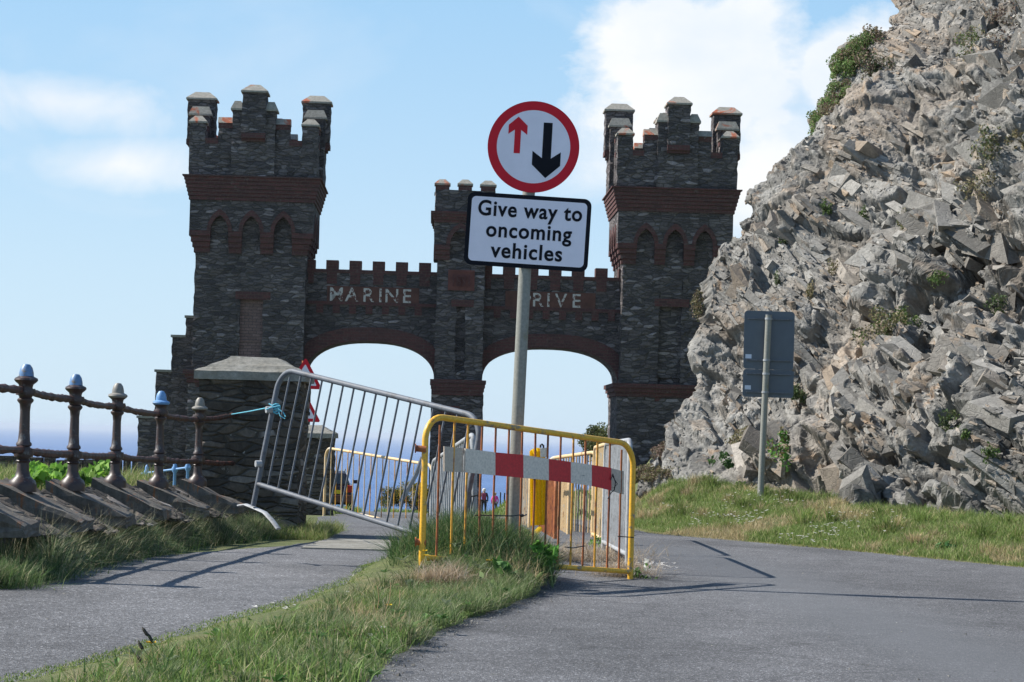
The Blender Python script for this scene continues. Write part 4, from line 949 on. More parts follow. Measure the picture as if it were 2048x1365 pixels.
# dandelions and plantain stems
YEL = plain('dandelion_yellow', (.85, .58, .01), .6); STEM = plain('flower_stem', (.22, .26, .08), .7); HEAD = plain('seed_head', (.04, .035, .025), .8); RSTEM = plain('reddish_stem', (.38, .24, .12), .7)
def dandelion(px, py, d, h, label):
    p = P(px, py, d); e = empty('dandelion', (p.x, p.y, p.z-h), label=label, cat='flower', group='dandelions in the verge')
    m_ = MB(); m_.tube([(0, 0, 0), (.006, 0, h*.5), (0, 0, h)], .0022, 5); m_.build('stem', STEM, e)
    m_ = MB(); rs = random.Random(int(px))
    for k in range(34):
        a = rs.uniform(0, 6.28); r = .023*rs.uniform(.5, 1); m_.add([(0, 0, h), (math.cos(a)*r, math.sin(a)*r, h+.003+rs.uniform(0, .006)), (math.cos(a+.35)*r, math.sin(a+.35)*r, h+.004+rs.uniform(0, .006))], [(0, 1, 2)])
    m_.build('flower_head', YEL, e)
dandelion(302, 1287, 9.25, .10, 'yellow dandelion nearest the camera beside the dark plantain heads')
dandelion(778, 1212, 11.8, .09, 'yellow dandelion halfway up the verge, alone in the longer grass')
dandelion(850, 1103, 14.5, .07, 'yellow dandelion just below the left post of the yellow barrier')
dandelion(852, 1112, 14.3, .05, 'lower dandelion of the pair below the dead grass clump')
dandelion(979, 1122, 14.6, .06, 'half closed dandelion in the dark grass under the striped board')
dandelion(661, 1010, 22.6, .2, 'dandelion behind the grey barrier at the foot of the small pillar')
dandelion(1243, 1040, 0 or 23.5, .12, 'yellow flower at the foot of the bank left of the road') if 0 else None
def plantain(px0, py0, px1, py1, d, label, red=False):
    a = P(px0, py0, d); b = P(px1, py1, d+.03); e = empty('plantain_stalk', a, label=label, cat='plant', group='plantain stalks in the verge'); b = b-a
    m_ = MB(); m_.tube([(0, 0, 0), b*.5+Vector((.012, 0, .004)), b], .002, 5); m_.build('stem', RSTEM if red else STEM, e)
    if not red: m_ = MB(); m_.tube([b-b.normalized()*.012, b, b+b.normalized()*.022, b+b.normalized()*.034], .005, 7, rs=[.003, .0075, .0065, .001]); m_.build('seed_head', HEAD, e)
for i, (a_, b_, c_, d_, l_) in enumerate([(360, 1370, 293, 1268, 'tallest dark plantain head, leaning left over the path'), (345, 1360, 303, 1281, 'second plantain head just under the tallest'), (330, 1372, 284, 1296, 'plantain head lowest on the left of its clump'),
                                  (318, 1375, 283, 1324, 'short plantain head left of the dandelion stem'), (372, 1380, 325, 1342, 'plantain head close to the bottom edge below the dandelion'), (392, 1385, 384, 1340, 'upright plantain head right of its clump'), (262, 1385, 260, 1352, 'lowest plantain head at the bottom edge')]):
    plantain(a_, b_, c_, d_, 9.15, l_)
for a_, b_, c_, d_, l_ in [(752, 1232, 755, 1172, 'bare reddish stalk left of the middle dandelion'), (768, 1232, 782, 1165, 'tall reddish stalk beside the middle dandelion'), (684, 1236, 668, 1188, 'reddish stalk leaning left in the middle of the verge'), (500, 1325, 535, 1262, 'reddish stalk curving right in the near grass'), (700, 1250, 712, 1222, 'short reddish stalk in the verge grass'), (790, 1235, 800, 1180, 'thin reddish stalk right of the middle dandelion')]:
    plantain(a_, b_, c_, d_, 11.7 if b_ < 1300 else 9.9, l_, True)

def sil_at(py):
    k = np.where(abs(_cpy-py) < 5)[0]; return Vector(cliffV[k[np.argmin(_cpx[k])]])
# shrubs on the cliff and the hill
def shrub(px, py, rx, rz, n, size, cols_, label, seed, name='cliff_shrub', cat='shrub', depth=None, off=0, at_=None, clumps=14, ry=None, group='shrubs on the cliff'):
    if not at_: n = int(n*1.9); size *= .66
    p = at_ or (P(px, py, depth) if depth else cliff_at(px, py))
    V, F, C = leaves(n, (p.x-.02, p.y-off, p.z), (rx, ry or rx, rz), size, cols_, None, seed, clumps, .5, .4, .4)
    return tag(bigmesh(name, V, F, M['leaf'], C), label, cat, group)
DG = ((.05, .09, .03), (.08, .12, .04), (.11, .13, .06)); GG = ((.07, .125, .03), (.10, .165, .045), (.15, .19, .07)); HE = ((.16, .11, .09), (.22, .15, .12), (.12, .10, .06), (.26, .22, .15))
BR = ((.24, .20, .12), (.18, .15, .08), (.12, .14, .05), (.3, .26, .16))
for i, a_ in enumerate([(1585, 745, .20, .26, 700, .03, DG, 'dark bush on the rock right of the upper grey sign plate'), (1600, 785, .16, .16, 420, .03, DG, 'dark bush on the rock right of the lower grey sign plate'),
           (1765, 660, .34, .30, 900, .03, BR+GG[:1], 'brown and green shrub hanging on the middle of the cliff'), (1810, 640, .22, .26, 500, .03, GG, 'green tuft beside the brown shrub mid cliff'),
           (1900, 850, .16, .2, 420, .028, DG, 'round dark tuft low on the right of the cliff'), (1500, 870, .30, .15, 560, .03, BR, 'brown heathery tuft on the rock left of the sign post'),
           (1995, 615, .15, .18, 320, .028, DG, 'dark tuft near the right edge of the cliff'), (1655, 410, .09, .16, 160, .028, GG, 'small green tuft high on the cliff left part'),
           (1725, 440, .10, .16, 200, .028, GG, 'bright green tuft in a hollow left of centre on the cliff'), (1815, 450, .12, .2, 240, .028, BR+GG, 'tuft with straw stems under a rock overhang'),
           (1555, 558, .06, .1, 90, .025, DG, 'tiny dark tuft on smooth grey rock'), (1568, 480, .07, .06, 90, .025, DG, 'small dark tuft on the upper left rock face'), (1625, 590, .1, .2, 200, .03, BR, 'dry brown plant above the grey sign plate'),
           (1975, 290, .22, .3, 420, .03, BR+DG, 'olive shrub on the upper right of the cliff'), (2010, 70, .35, .4, 700, .03, HE, 'purple brown heather at the top right of the cliff'), (1945, 95, .25, .3, 420, .03, BR+GG, 'brown bracken at the top of the cliff'),
           (2035, 270, .15, .2, 300, .03, BR, 'brown tuft at the right edge of the upper cliff'), (1670, 545, .12, .22, 240, .028, BR, 'straw coloured tuft in a cleft above the shrubs'), (1965, 380, .35, .22, 420, .026, BR, 'thin dry grass on a ledge of the right cliff'),
           (1880, 560, .16, .1, 160, .026, GG, 'flat green patch on a ledge right of centre'), (1985, 910, .1, .12, 150, .03, GG, 'small green plant low on the right cliff'), (1935, 870, .07, .08, 80, .03, GG, 'tiny green plant on the smooth brown rock')]):
    shrub(*a_[:7], a_[7], 60+i)
LGR = ((.10, .18, .05), (.15, .24, .07), (.20, .28, .10), (.22, .19, .11))
for i, (px, py, l_) in enumerate([(1766, 75, 'uppermost green gorse bush on the cliff skyline'), (1744, 103, 'second green gorse bush down the cliff skyline'), (1716, 122, 'third gorse bush on the skyline, where the slope flattens'), (1694, 140, 'gorse bush at the middle of the skyline row'),
                             (1676, 170, 'gorse bush just below the middle of the skyline row'), (1656, 200, 'second lowest gorse bush of the skyline row'), (1642, 228, 'lowest green gorse bush on the cliff skyline')]):
    sp_ = sil_at(py+8); shrub(px, py, .25, .20, 4600, .018, LGR, l_, 90+i, 'gorse_bush', at_=sp_+Vector((.24, -.25, -.08)), clumps=30, ry=.5, group='gorse bushes on the cliff skyline')
    shrub(px, py, .26, .26, 1500, .026, HE+BR[:2]+LGR[:1], 'dry brown heather behind the '+l_.replace(' green', ''), 190+i, 'heather_bush', at_=sp_+Vector((.40, -.35, -.05)), clumps=20, ry=.4, group='heather behind the skyline gorse')
shrub(1768, 150, .4, .45, 1800, .035, HE+DG, 'dull purple heather right of the skyline gorse', 95, 'heather_bush', depth=35.0, clumps=20)
shrub(1690, 240, .45, .35, 1600, .03, BR+HE, 'dry brown growth below the skyline gorse', 96, depth=34.2, clumps=20)
for i, a_ in enumerate([(1372, 862, .22, .20, 1700, 'greyish purple heather at the left foot of the cliff'), (1395, 915, .28, .13, 1400, 'brown heather lower on the left foot of the cliff'), (1335, 905, .26, .17, 1700, 'brown heather on the bank in front of the right tower'),
                        (1300, 950, .36, .14, 2000, 'straw and heather growth at the left end of the bank'), (1380, 950, .5, .11, 2200, 'dry straw coloured undergrowth on the bank below the cliff'), (1395, 560+50, .12, .24, 400, 'dry stems on the edge of the cliff beside the tower')]):
    shrub(a_[0]+6, a_[1], a_[2], a_[3], a_[4], .028, HE if i < 3 else BR+HE[:1], a_[5], 100+i, 'heather_bush', depth=32.0-.25*i if i < 5 else 33, clumps=22, group='heather at the foot of the cliff')
# shrubs seen through the arches
shrub(1196, 880, .62, .62, 5200, .05, ((.06, .09, .03), (.10, .12, .04), (.16, .17, .08)), 'dark green bush leaning out behind the right tower', 120, 'hedge_bush', 'bush', depth=72, clumps=30, group='bushes beyond the gateway')
for i, (px, py, rx, rz, lb) in enumerate([(785, 995, .55, .42, 'dark gorse bush beyond the left arch'), (825, 992, .75, .55, 'yellow flowering gorse bush beyond the left arch'), (846, 1000, .5, .45, 'yellow gorse bush right beside the central pier')]):
    shrub(px, py, rx, rz, 2600, .05, ((.08, .10, .03), (.12, .14, .04), (.6, .42, .02)) if i else DG+((.3, .22, .03),), lb, 130+i, 'gorse_bush', 'bush', depth=95, clumps=20, group='gorse beyond the gateway')
# far turf field before the sea, with its fence
rs = np.random.RandomState(77); N = 26000; q = np.stack([rs.uniform(-9, 4, N), rs.uniform(118, 200, N)], 1)

# ------------------------------------------------------------------ left: low wall, railing, pillars
PO = [(45, 728, 965, 15.7), (145, 748, 965, 17.4), (230, 766, 960, 19.3), (317, 782, 962, 21.4), (395, 795, 960, 23.2)]
def ppos(i):
    if i == 0: a = ppos(1); b = ppos(2); return (a[0]*2-b[0]), (a[1]*2-b[1])
    px, t, b, d = PO[i-1]; return P(px, t, d), P(px, b, d)
posts = [ppos(k) for k in range(6)]
wall = empty('low_stone_wall', (RAILX, 19, float(prof(19))), label='low stone wall of slanted coping blocks under the rusty railing', cat='wall')
def local(e, p): return Vector(p)-e.location
random.seed(12)
m_ = MB(); z_ = float(prof(19))
m_.rough(-.26, .2, -8, 5.6, -.15, .16, cell=.22, amp=.03, seed=90); m_.build('wall_base', M['stone_near'], wall)
def block(cx, cy, zt, w_, dpt, hh, tilt, parent, name, m__, seed):
    """coping stone with a top sloping toward the path"""
    rs = random.Random(seed); j = lambda a: rs.uniform(-a, a); m = MB()
    nx, ny, nz = 5, 4, 4; idx = {}
    def pt(i, j_, k):
        u, v, w = i/nx, j_/ny, k/nz; x = cx-.16+dpt*u; y = cy-w_/2+w_*v; zz = zt-hh*(1-w)-(tilt*u*w)+.0
        return (x+j(.010), y+j(.012), zz+j(.012))
    for i in range(nx+1):
        for q in range(ny+1):
            for k in range(nz+1):
                if i in (0, nx) or q in (0, ny) or k in (0, nz): idx[(i, q, k)] = len(m.v); m.v.append(pt(i, q, k))
    f = m.f
    for i in range(nx):
        for k in range(nz):
            f.append((idx[(i,0,k)], idx[(i+1,0,k)], idx[(i+1,0,k+1)], idx[(i,0,k+1)])); f.append((idx[(i,ny,k)], idx[(i,ny,k+1)], idx[(i+1,ny,k+1)], idx[(i+1,ny,k)]))
        for q in range(ny):
            f.append((idx[(i,q,nz)], idx[(i+1,q,nz)], idx[(i+1,q+1,nz)], idx[(i,q+1,nz)])); f.append((idx[(i,q,0)], idx[(i,q+1,0)], idx[(i+1,q+1,0)], idx[(i+1,q,0)]))
    for q in range(ny):
        for k in range(nz):
            f.append((idx[(0,q,k)], idx[(0,q,k+1)], idx[(0,q+1,k+1)], idx[(0,q+1,k)])); f.append((idx[(nx,q,k)], idx[(nx,q+1,k)], idx[(nx,q+1,k+1)], idx[(nx,q,k+1)]))
    m.m = [0]*len(f); return m.build(name, m__, parent)
for i, (t, b) in enumerate(posts):
    c = local(wall, b); bz = c.z
    block(c.x, c.y, bz+.012, .46, .62, .34, .26, wall, 'coping_stone', M['copestone'], i)
    if i < 5:
        n_ = local(wall, posts[i+1][1]); gap = n_.y-c.y
        for k, fr in enumerate((.36, .66)):
            block((c.x+n_.x)/2+.04, c.y+gap*fr, bz*(1-fr)+n_.z*fr-.03-.03*k, gap*.26, .56, .30, .30, wall, 'infill_stone', M['stone_near'], 20+i*3+k)
railing = empty('iron_railing', posts[1][1], label='rusty maroon cast iron railing with blue and grey domed posts on the low wall', cat='railing')
prof_ = [(.0, 1.0), (.028, .994), (.048, .965), (.058, .925), (.060, .895), (.092, .878), (.097, .862), (.085, .846), (.060, .825), (.054, .80), (.062, .775), (.060, .735), (.050, .715), (.066, .70), (.066, .685), (.046, .66), (.040, .60), (.044, .42), (.050, .345), (.062, .33), (.064, .312), (.050, .30), (.058, .28), (.062, .22), (.050, .195), (.060, .18), (.048, .165), (.050, .10), (.064, .05), (.105, .012), (.115, -.03), (.115, -.08)]
capm = [M['bluecap'], M['bluecap'], M['bluecap'], M['greycap'], M['bluepaint'], M['greycap']]
for i, (t, b) in enumerate(posts):
    h = (t-b).length; lt = local(railing, b); m_ = MB(); ax = (t-b).normalized()
    zc_ = .845 if i >= 3 else .89; body = [(r, z*h) for r, z in prof_ if z < zc_+.02]; m_.lathe(body[::-1], 20); m_.v = [(x*.86, y*.86, z) for x, y, z in m_.v]; o = m_.build('post', M['iron'], railing, smooth=True, loc=lt)
    m_ = MB(); m_.lathe([(r, z*h) for r, z in prof_ if z >= zc_][::-1], 20); m_.v = [(x*.87, y*.87, z) for x, y, z in m_.v]; m_.build('dome_cap', capm[i], o, smooth=True)
    m_ = MB(); m_.lathe([(.068, .735*h), (.074, .76*h), (.066, .79*h)], 14); m_.build('collar', M['iron'], o, smooth=True); m_ = MB(); m_.lathe([(.066, .215*h), (.072, .25*h), (.066, .285*h)], 14); m_.build('collar', M['iron'], o, smooth=True)
def railpath(fr, seed):
    rs = random.Random(seed); pts = []
    ends = [posts[k][1].lerp(posts[k][0], fr-.012*k*(1 if fr > .5 else 1)) for k in range(6)]+[P(472 if fr > .5 else 466, 829 if fr > .5 else 927, 24.35)]
    for a, b in zip(ends[:-1], ends[1:]):
        n = 26
        for k in range(n): t = k/n; pts.append(a.lerp(b, t)+Vector((rs.uniform(-.003, .003), 0, rs.uniform(-.003, .003)-.012*math.sin(t*math.pi))))
    pts.append(ends[-1]); return [local(railing, p) for p in pts]
for fr, sd in ((.79, 1), (.285, 2)):
    pts = railpath(fr, sd); rs = random.Random(sd); m_ = MB(); m_.tube(pts, .026, 8, rs=[.026+rs.uniform(-.004, .006) for _ in pts]); m_.build('rail', M['rail'], railing)

def pillar(name, xL, xR, pyt, pye, pyb, d, label, seed, depth=1.0):
    a = P(xL, pye, d); b = P(xR, pye, d); w_ = b.x-a.x; zt = P((xL+xR)/2, pyt, d).z; ze = (a.z+b.z)/2; zb = float(ground_z((a.x+b.x)/2, d))-.15
    e = empty(name, ((a.x+b.x)/2, d+depth/2, zb), label=label, cat='pillar'); h = ze-zb
    m_ = MB(); m_.rough(-w_/2+.05, w_/2-.05, -depth/2+.05, depth/2-.05, 0, h-.09, cell=.13, amp=.02, seed=seed); m_.build('pillar_body', M['stone_near'], e)
    m_ = MB(); m_.rough(-w_/2, w_/2, -depth/2, depth/2, h-.09, h, cell=.16, amp=.008, seed=seed+1); q = m_.build('pillar_cap', M['cope'], e)
    n = 7; m_ = MB(); idx = []; rs = random.Random(seed)
    for k in range(n+1):
        t = k/n; ix = w_*.29*t; iy = depth*.29*t; z = h+(zt-ze)*t
        for (x, y) in [(-w_/2+ix, -depth/2+iy), (0, -depth/2+iy), (w_/2-ix, -depth/2+iy), (w_/2-ix, 0), (w_/2-ix, depth/2-iy), (0, depth/2-iy), (-w_/2+ix, depth/2-iy), (-w_/2+ix, 0)]:
            m_.v.append((x+rs.uniform(-.01, .01), y+rs.uniform(-.01, .01), z-.001+rs.uniform(-.006, .006)+(.012 if t == 1 and x < 0 else 0)))
    for k in range(n):
        for q_ in range(8): m_.f.append((k*8+q_, k*8+(q_+1) % 8, (k+1)*8+(q_+1) % 8, (k+1)*8+q_))
    m_.f.append(tuple(n*8+q_ for q_ in range(8))); m_.m = [0]*len(m_.f); m_.build('cap_top', M['cope'], q)
    return e
pillar('stone_pillar', 389, 612, 713, 744, 1040, 24.3, 'big weathered stone pillar with sloping cap where the rusty railing ends', 200, 1.05)
pillar('stone_pillar', 560, 669, 850, 866, 1040, 42, 'smaller stone pillar farther off, right of the big one', 210, 1.0)

# grass along the wall and behind it
rs = np.random.RandomState(31)
N = 60000; yy = rs.uniform(13.2, 25.5, N); xx = -3.22+np.abs(rs.normal(0, .15, N))*np.interp(yy, [13, 16, 23, 25.5], [1.2, 1.05, 1.2, 1.3])+.10*n2(yy, yy*0, 1.7, 3); 
xx += np.interp(yy, [21, 25], [0, .55]); 
xx = np.minimum(xx, -2.62+.3*rs.uniform(0, 1, N)*(yy > 20)); q = np.stack([xx, yy], 1); cl = .5+n2(q[:, 0]*.4, q[:, 1], 1.9, 55)
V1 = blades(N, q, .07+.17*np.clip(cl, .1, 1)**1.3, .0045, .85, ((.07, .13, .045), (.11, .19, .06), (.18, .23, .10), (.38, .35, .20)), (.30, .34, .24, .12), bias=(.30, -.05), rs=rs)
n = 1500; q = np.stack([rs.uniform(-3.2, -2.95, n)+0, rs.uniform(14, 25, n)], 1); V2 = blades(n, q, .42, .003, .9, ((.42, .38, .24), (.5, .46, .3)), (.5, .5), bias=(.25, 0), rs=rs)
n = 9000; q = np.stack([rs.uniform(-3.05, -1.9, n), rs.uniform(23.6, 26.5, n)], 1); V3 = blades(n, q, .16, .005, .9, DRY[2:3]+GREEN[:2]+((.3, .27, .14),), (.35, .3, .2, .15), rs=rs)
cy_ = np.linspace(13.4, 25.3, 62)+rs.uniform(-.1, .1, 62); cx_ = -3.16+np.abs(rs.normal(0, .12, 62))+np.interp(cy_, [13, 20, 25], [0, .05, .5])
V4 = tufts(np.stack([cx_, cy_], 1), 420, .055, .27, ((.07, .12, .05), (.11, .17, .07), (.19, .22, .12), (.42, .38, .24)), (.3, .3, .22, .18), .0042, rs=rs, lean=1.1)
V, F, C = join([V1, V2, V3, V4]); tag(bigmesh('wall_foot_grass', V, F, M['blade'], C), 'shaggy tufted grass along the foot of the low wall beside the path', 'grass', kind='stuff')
n = 22000; q = np.stack([rs.uniform(-6.2, -3.62, n), rs.uniform(13.5, 25, n)], 1); V1 = blades(n, q, .20, .006, .7, GREEN+((.45, .4, .2),), (.25, .25, .2, .15, .15), rs=rs)
V, F, C = V1; tag(bigmesh('bank_grass', V, F, M['blade'], C), 'rough grass on the seaward side of the railing', 'grass', kind='stuff')
for i, (px, py, d, r, n, lb) in enumerate([(120, 950, 17.6, .22, 260, 'bright green leafy plant behind the railing between the first two posts'), (185, 958, 18.3, .20, 300, 'bright green leaves behind the second railing post'), (205, 962, 19.2, .16, 160, 'bright green leaves left of the middle railing post'), (250, 950, 20.5, .12, 90, 'dark leafy plant between the middle railing posts')]):
    p = P(px, py, d); V, F, C = leaves(n, (-3.72, p.y, p.z), (.16, r*1.6, .11), .045, ((.22, .42, .06), (.30, .50, .10), (.14, .30, .05)), None, 300+i, 8, .6, .3, 1.2)
    tag(bigmesh('leafy_plant', V, F, M['leaf'], C), lb, 'plant', 'leafy plants behind the railing')
# far dry stone wall and its blue railing, on the land beyond the dip
def drywall():
    e = empty('dry_stone_wall', (-14, 66, -2.6), label='low dry stone wall crossing the far field behind the railing', cat='wall')
    rs = random.Random(3); x = -17.0
    m_ = MB()
    while x < 4.0:
        w_ = rs.uniform(.25, .6); px_ = x; zt = P(0, 914, 66).z+rs.uniform(-.06, .10)+2.6
        m_.frus(px_, px_+w_, -.25, .25, -1.2, zt, rs.uniform(.01, .07), .05); x += w_*.97
    m_.build('stones', M['stone_near'], e)
drywall()
ra, rb = P(282, 948, 60), P(380, 935, 58)
e = empty('blue_railing', (ra.x, 60, ra.z-.7), label='far pale blue railing seen low between the last two rusty posts', cat='railing')
m_ = MB(); m_.tube([local(e, ra), local(e, rb)], .03, 6); m_.build('rail', M['bluepaint'], e)
for t in (.12, .42, .70, .96):
    p = local(e, ra.lerp(rb, t)); m_ = MB(); m_.lathe([(.06, -.75), (.045, -.6), (.04, -.1), (.075, -.05), (.085, .03), (.05, .09), (.055, .14), (.03, .2), (0, .23)], 10, c=p); m_.build('post', M['bluepaint'], e, smooth=True)

# ------------------------------------------------------------------ crowd barriers
def barrier(name, TL, TR, H, label, frame_m, bar_ms, nb=15, tube=.021, rbar=.0075, foot=True, group='crowd barriers', posts_down=(.12, .12), up=Vector((0, 0, 1)), rail0=.12, r_c=.16, feet_kind='bow'):
    ex = (TR-TL); L = ex.length; ex = ex.normalized(); ez = up.normalized(); nrm = ex.cross(ez).normalized()
    org = TL-ez*H; e = empty(name, org, label=label, cat='barrier', group=group)
    W = lambda x, z, y=0.0: ex*x+ez*z+nrm*y
    pts = [W(0, -posts_down[0]+.0)]+[W(0, z) for z in np.linspace(.05, H-r_c, 5)]
    pts += [W(r_c-r_c*math.cos(a), H-r_c+r_c*math.sin(a)) for a in np.linspace(.15, math.pi/2, 7)]+[W(x, H) for x in np.linspace(r_c+.1, L-r_c-.1, 10)]
    pts += [W(L-r_c+r_c*math.sin(a), H-r_c+r_c*math.cos(a)) for a in np.linspace(0, math.pi/2-.15, 7)]+[W(L, z) for z in np.linspace(H-r_c, .05, 5)]+[W(L, -posts_down[1])]
    m_ = MB(); m_.tube(pts, tube, 12); m_.build('frame', frame_m, e, smooth=True)
    m_ = MB(); m_.tube([W(0, rail0), W(L*.5, rail0), W(L, rail0)], tube*.9, 10); m_.build('bottom_rail', frame_m, e, smooth=True)
    rs = random.Random(int(L*1000)); 
    for k in range(nb):
        x = L*(k+1)/(nb+1)+rs.uniform(-.003, .003); zt = H-.004 if r_c < x < L-r_c else H-.05
        m_ = MB(); bm_ = bar_ms[k % len(bar_ms)]; bend = rs.uniform(-.006, .006); m_.tube([W(x, rail0), W(x+bend, (rail0+H)/2, .0), W(x, zt)], rbar, 6); m_.build('bar', bm_, e, smooth=True)
    if foot:
        for x, pd in ((.0, posts_down[0]), (L, posts_down[1])):
            m_ = MB(); m_.tube([W(x, -pd-.0, -.26), W(x, -pd+.035, -.15), W(x, -pd+.05, 0), W(x, -pd+.035, .15), W(x, -pd, .26)], tube*1.1, 8, flat=.6); m_.build('foot', frame_m, e, smooth=True)
    return e, W, L, H
# the yellow barrier
TL, TR = P(852, 831, 14.6), P(1267, 889, 16.3)
yb, W, L, H = barrier('yellow_barrier', TL, TR, .975, 'worn yellow crowd barrier with rusty bars carrying the striped board', M['yellow'], [M['rust_bar'], M['yellow_bar'], M['yellow_bar'], M['rust_bar'], M['rust_bar'], M['rust_bar'], M['rust_bar'], M['rust_bar'], M['rust_bar'], M['rust_bar'], M['yellow_bar'], M['rust_bar'], M['yellow_bar'], M['rust_bar'], M['rust_bar']], 15, foot=False, rail0=.055, posts_down=(.0, .07))
nrm = (TR-TL).normalized().cross(Vector((0, 0, 1))).normalized()
def onbar(px, py, off=0.0):       # point on the barrier plane, in the barrier's local frame
    v = P(px, py, 1.0); n = (TR-TL).cross(Vector((0, 0, 1))); k = TL.dot(n)/v.dot(n); return v*k-yb.location+nrm*off
for px, py in ((846, 899), (846, 1086)):
    m_ = MB(); c = onbar(px, py); m_.tube([c+Vector((-.05, 0, .005)), c+Vector((.02, 0, 0))], .022, 10); m_.tube([c+Vector((-.052, 0, .005)), c+Vector((-.045, 0, .005))], .03, 12); m_.build('hook', M['rust_bar'], yb, smooth=True)
# striped board, woven behind two bars and in front of the others
board = [(888, 893, 943, 'd'), (926, 897, 945, 'w'), (986, 905, 951, 'r'), (1042, 910, 956, 'w'), (1093, 918, 961, 'r'), (1137, 924, 966, 'w'), (1179, 930, 972, 'r'), (1218, 936, 981, 'd'), (1247, 943, 989, None)]
be = empty('striped_board', onbar(1060, 960)+yb.location, label='red and white striped plank tied across the yellow barrier', cat='board')
def boff(px): return -.0 + (.020 if 935 < px < 1236 else (-.012))
for (x0, t0, b0, c), (x1, t1, b1, _) in zip(board[:-1], board[1:]):
    m_ = MB(); q = [onbar(x0, t0), onbar(x1, t1), onbar(x1, b1), onbar(x0, b0)]
    f0 = .021 if x0 > 900 and x0 < 1210 else .004; f1 = .021 if 930 < x1 < 1240 else .004
    fr = [q[0]+nrm*f0, q[1]+nrm*f1, q[2]+nrm*f1, q[3]+nrm*f0]; bk_ = [q[0]+nrm*(f0-.010), q[1]+nrm*(f1-.010), q[2]+nrm*(f1-.010), q[3]+nrm*(f0-.010)]
    vs = [p+yb.location-be.location for p in fr+bk_]; m_.add(vs, [(0, 3, 2, 1), (4, 5, 6, 7), (0, 1, 5, 4), (1, 2, 6, 5), (2, 3, 7, 6), (3, 0, 4, 7)])
    m_.build({'w': 'white_stripe', 'r': 'red_stripe', 'd': 'tan_end'}[c], {'w': M['boardwhite'], 'r': M['boardred'], 'd': M['boardend']}[c], be)
def tie(pts, parent, r=.004, name='cable_tie'):
    m_ = MB(); m_.tube(pts, r, 6); m_.build(name, M['black'], parent)
nb_ = nrm*.03
tie([onbar(1215, 960)+nb_, onbar(1219, 948)+nb_, onbar(1221, 965)+nb_*1.5, onbar(1222, 980)+nb_, onbar(1216, 985)+nb_, onbar(1209, 998)+nb_], yb)
tie([onbar(1217, 950)+nb_, onbar(1228, 968)+nb_, onbar(1221, 976)+nb_], yb, .003)
tie([onbar(1123, 1094)+nb_, onbar(1140, 1096)+nb_, onbar(1162, 1092)+nb_], yb); tie([onbar(1232, 1073)+nb_*.6, onbar(1262, 1075)+nb_*.8], yb)
tie([onbar(953, 1031)-nb_*.4, onbar(985, 1032)-nb_, onbar(1018, 1032)+nb_, onbar(1032, 1030)+nb_, onbar(1042, 1033)+nb_*.5, onbar(1060, 1030)-nb_], yb, .0045)
m_ = MB(); c = onbar(1037, 1031)+nb_; m_.lathe([(.0, -.012), (.013, -.006), (.013, .006), (0, .012)], 8, c=c); m_.build('tie_knot', M['black'], yb)

# tilted grey barrier
TL2, TR2 = P(562, 737, 17.2), P(966, 836, 15.45)
BL2 = P(527, 968, 17.2); up2 = (P(572, 745, 17.2)-BL2)
gb, W2, L2, H2 = barrier('grey_barrier', TL2, TR2, .90, 'grey steel barrier tilted with one end held up by blue twine beside the pillar', M['galv_d'], [M['galv_d']], 17, tube=.021, rbar=.0078, foot=False, rail0=.0, posts_down=(.17, .10), up=up2, r_c=.17)
lw = lambda px, py, d: P(px, py, d)-gb.location
m_ = MB(); m_.tube([lw(478, 1012, 17.4), lw(492, 1010, 17.35), lw(512, 1018, 17.2), lw(530, 1026, 17.1), lw(545, 1042, 17.0), lw(557, 1058, 16.95)], .024, 8, flat=.45); m_.build('foot', M['galv'], gb, smooth=True)
for px, py in ((541, 820), (520, 928)):
    m_ = MB(); m_.tube([lw(px-9, py, 17.16), lw(px+3, py, 17.18)], .026, 8); m_.build('hinge_stub', M['galv'], gb)
m_ = MB(); m_.tube([lw(845, 915, 16.2), lw(832, 950, 16.2), lw(812, 985, 16.2), lw(801, 1004, 16.2)], .016, 6, flat=.2); m_.build('bent_strap', M['galv'], gb)
# blue twine
tw = empty('blue_twine', P(546, 822, 17.1), label='blue twine knotted round the grey barrier and tied back to the railing end', cat='twine')
lt_ = lambda px, py, d: P(px, py, d)-tw.location
m_ = MB(); m_.tube([lt_(463, 829, 24.2), lt_(500, 823, 20.4), lt_(535, 816, 17.3)], .005, 5); m_.build('strand', M['twine'], tw)
m_ = MB(); c = lt_(551, 818, 17.2); axd = up2.normalized()
for k in range(5):
    ring = []
    for a in np.linspace(0, 2*math.pi, 14): ring.append(c+axd*(k*.012-.024+.01*math.sin(a*2+k))+Vector((math.cos(a)*.033, math.sin(a)*.033, .2*math.sin(a+k)*.033)))
    m_.tube(ring, .0055, 5)
m_.build('wrap', M['twine'], tw)
m_ = MB(); m_.tube([lt_(556, 818, 17.12), lt_(567, 826, 17.1), lt_(571, 834, 17.08)], .005, 5); m_.tube([lt_(556, 820, 17.12), lt_(560, 832, 17.1), lt_(570, 838, 17.08)], .004, 5); m_.tube([lt_(538, 808, 17.14), lt_(545, 812, 17.12), lt_(552, 818, 17.12)], .006, 5); m_.tube([lt_(532, 820, 17.14), lt_(541, 816, 17.1), lt_(560, 812, 17.1)], .005, 5)
m_.build('loose_end', M['twine'], tw)

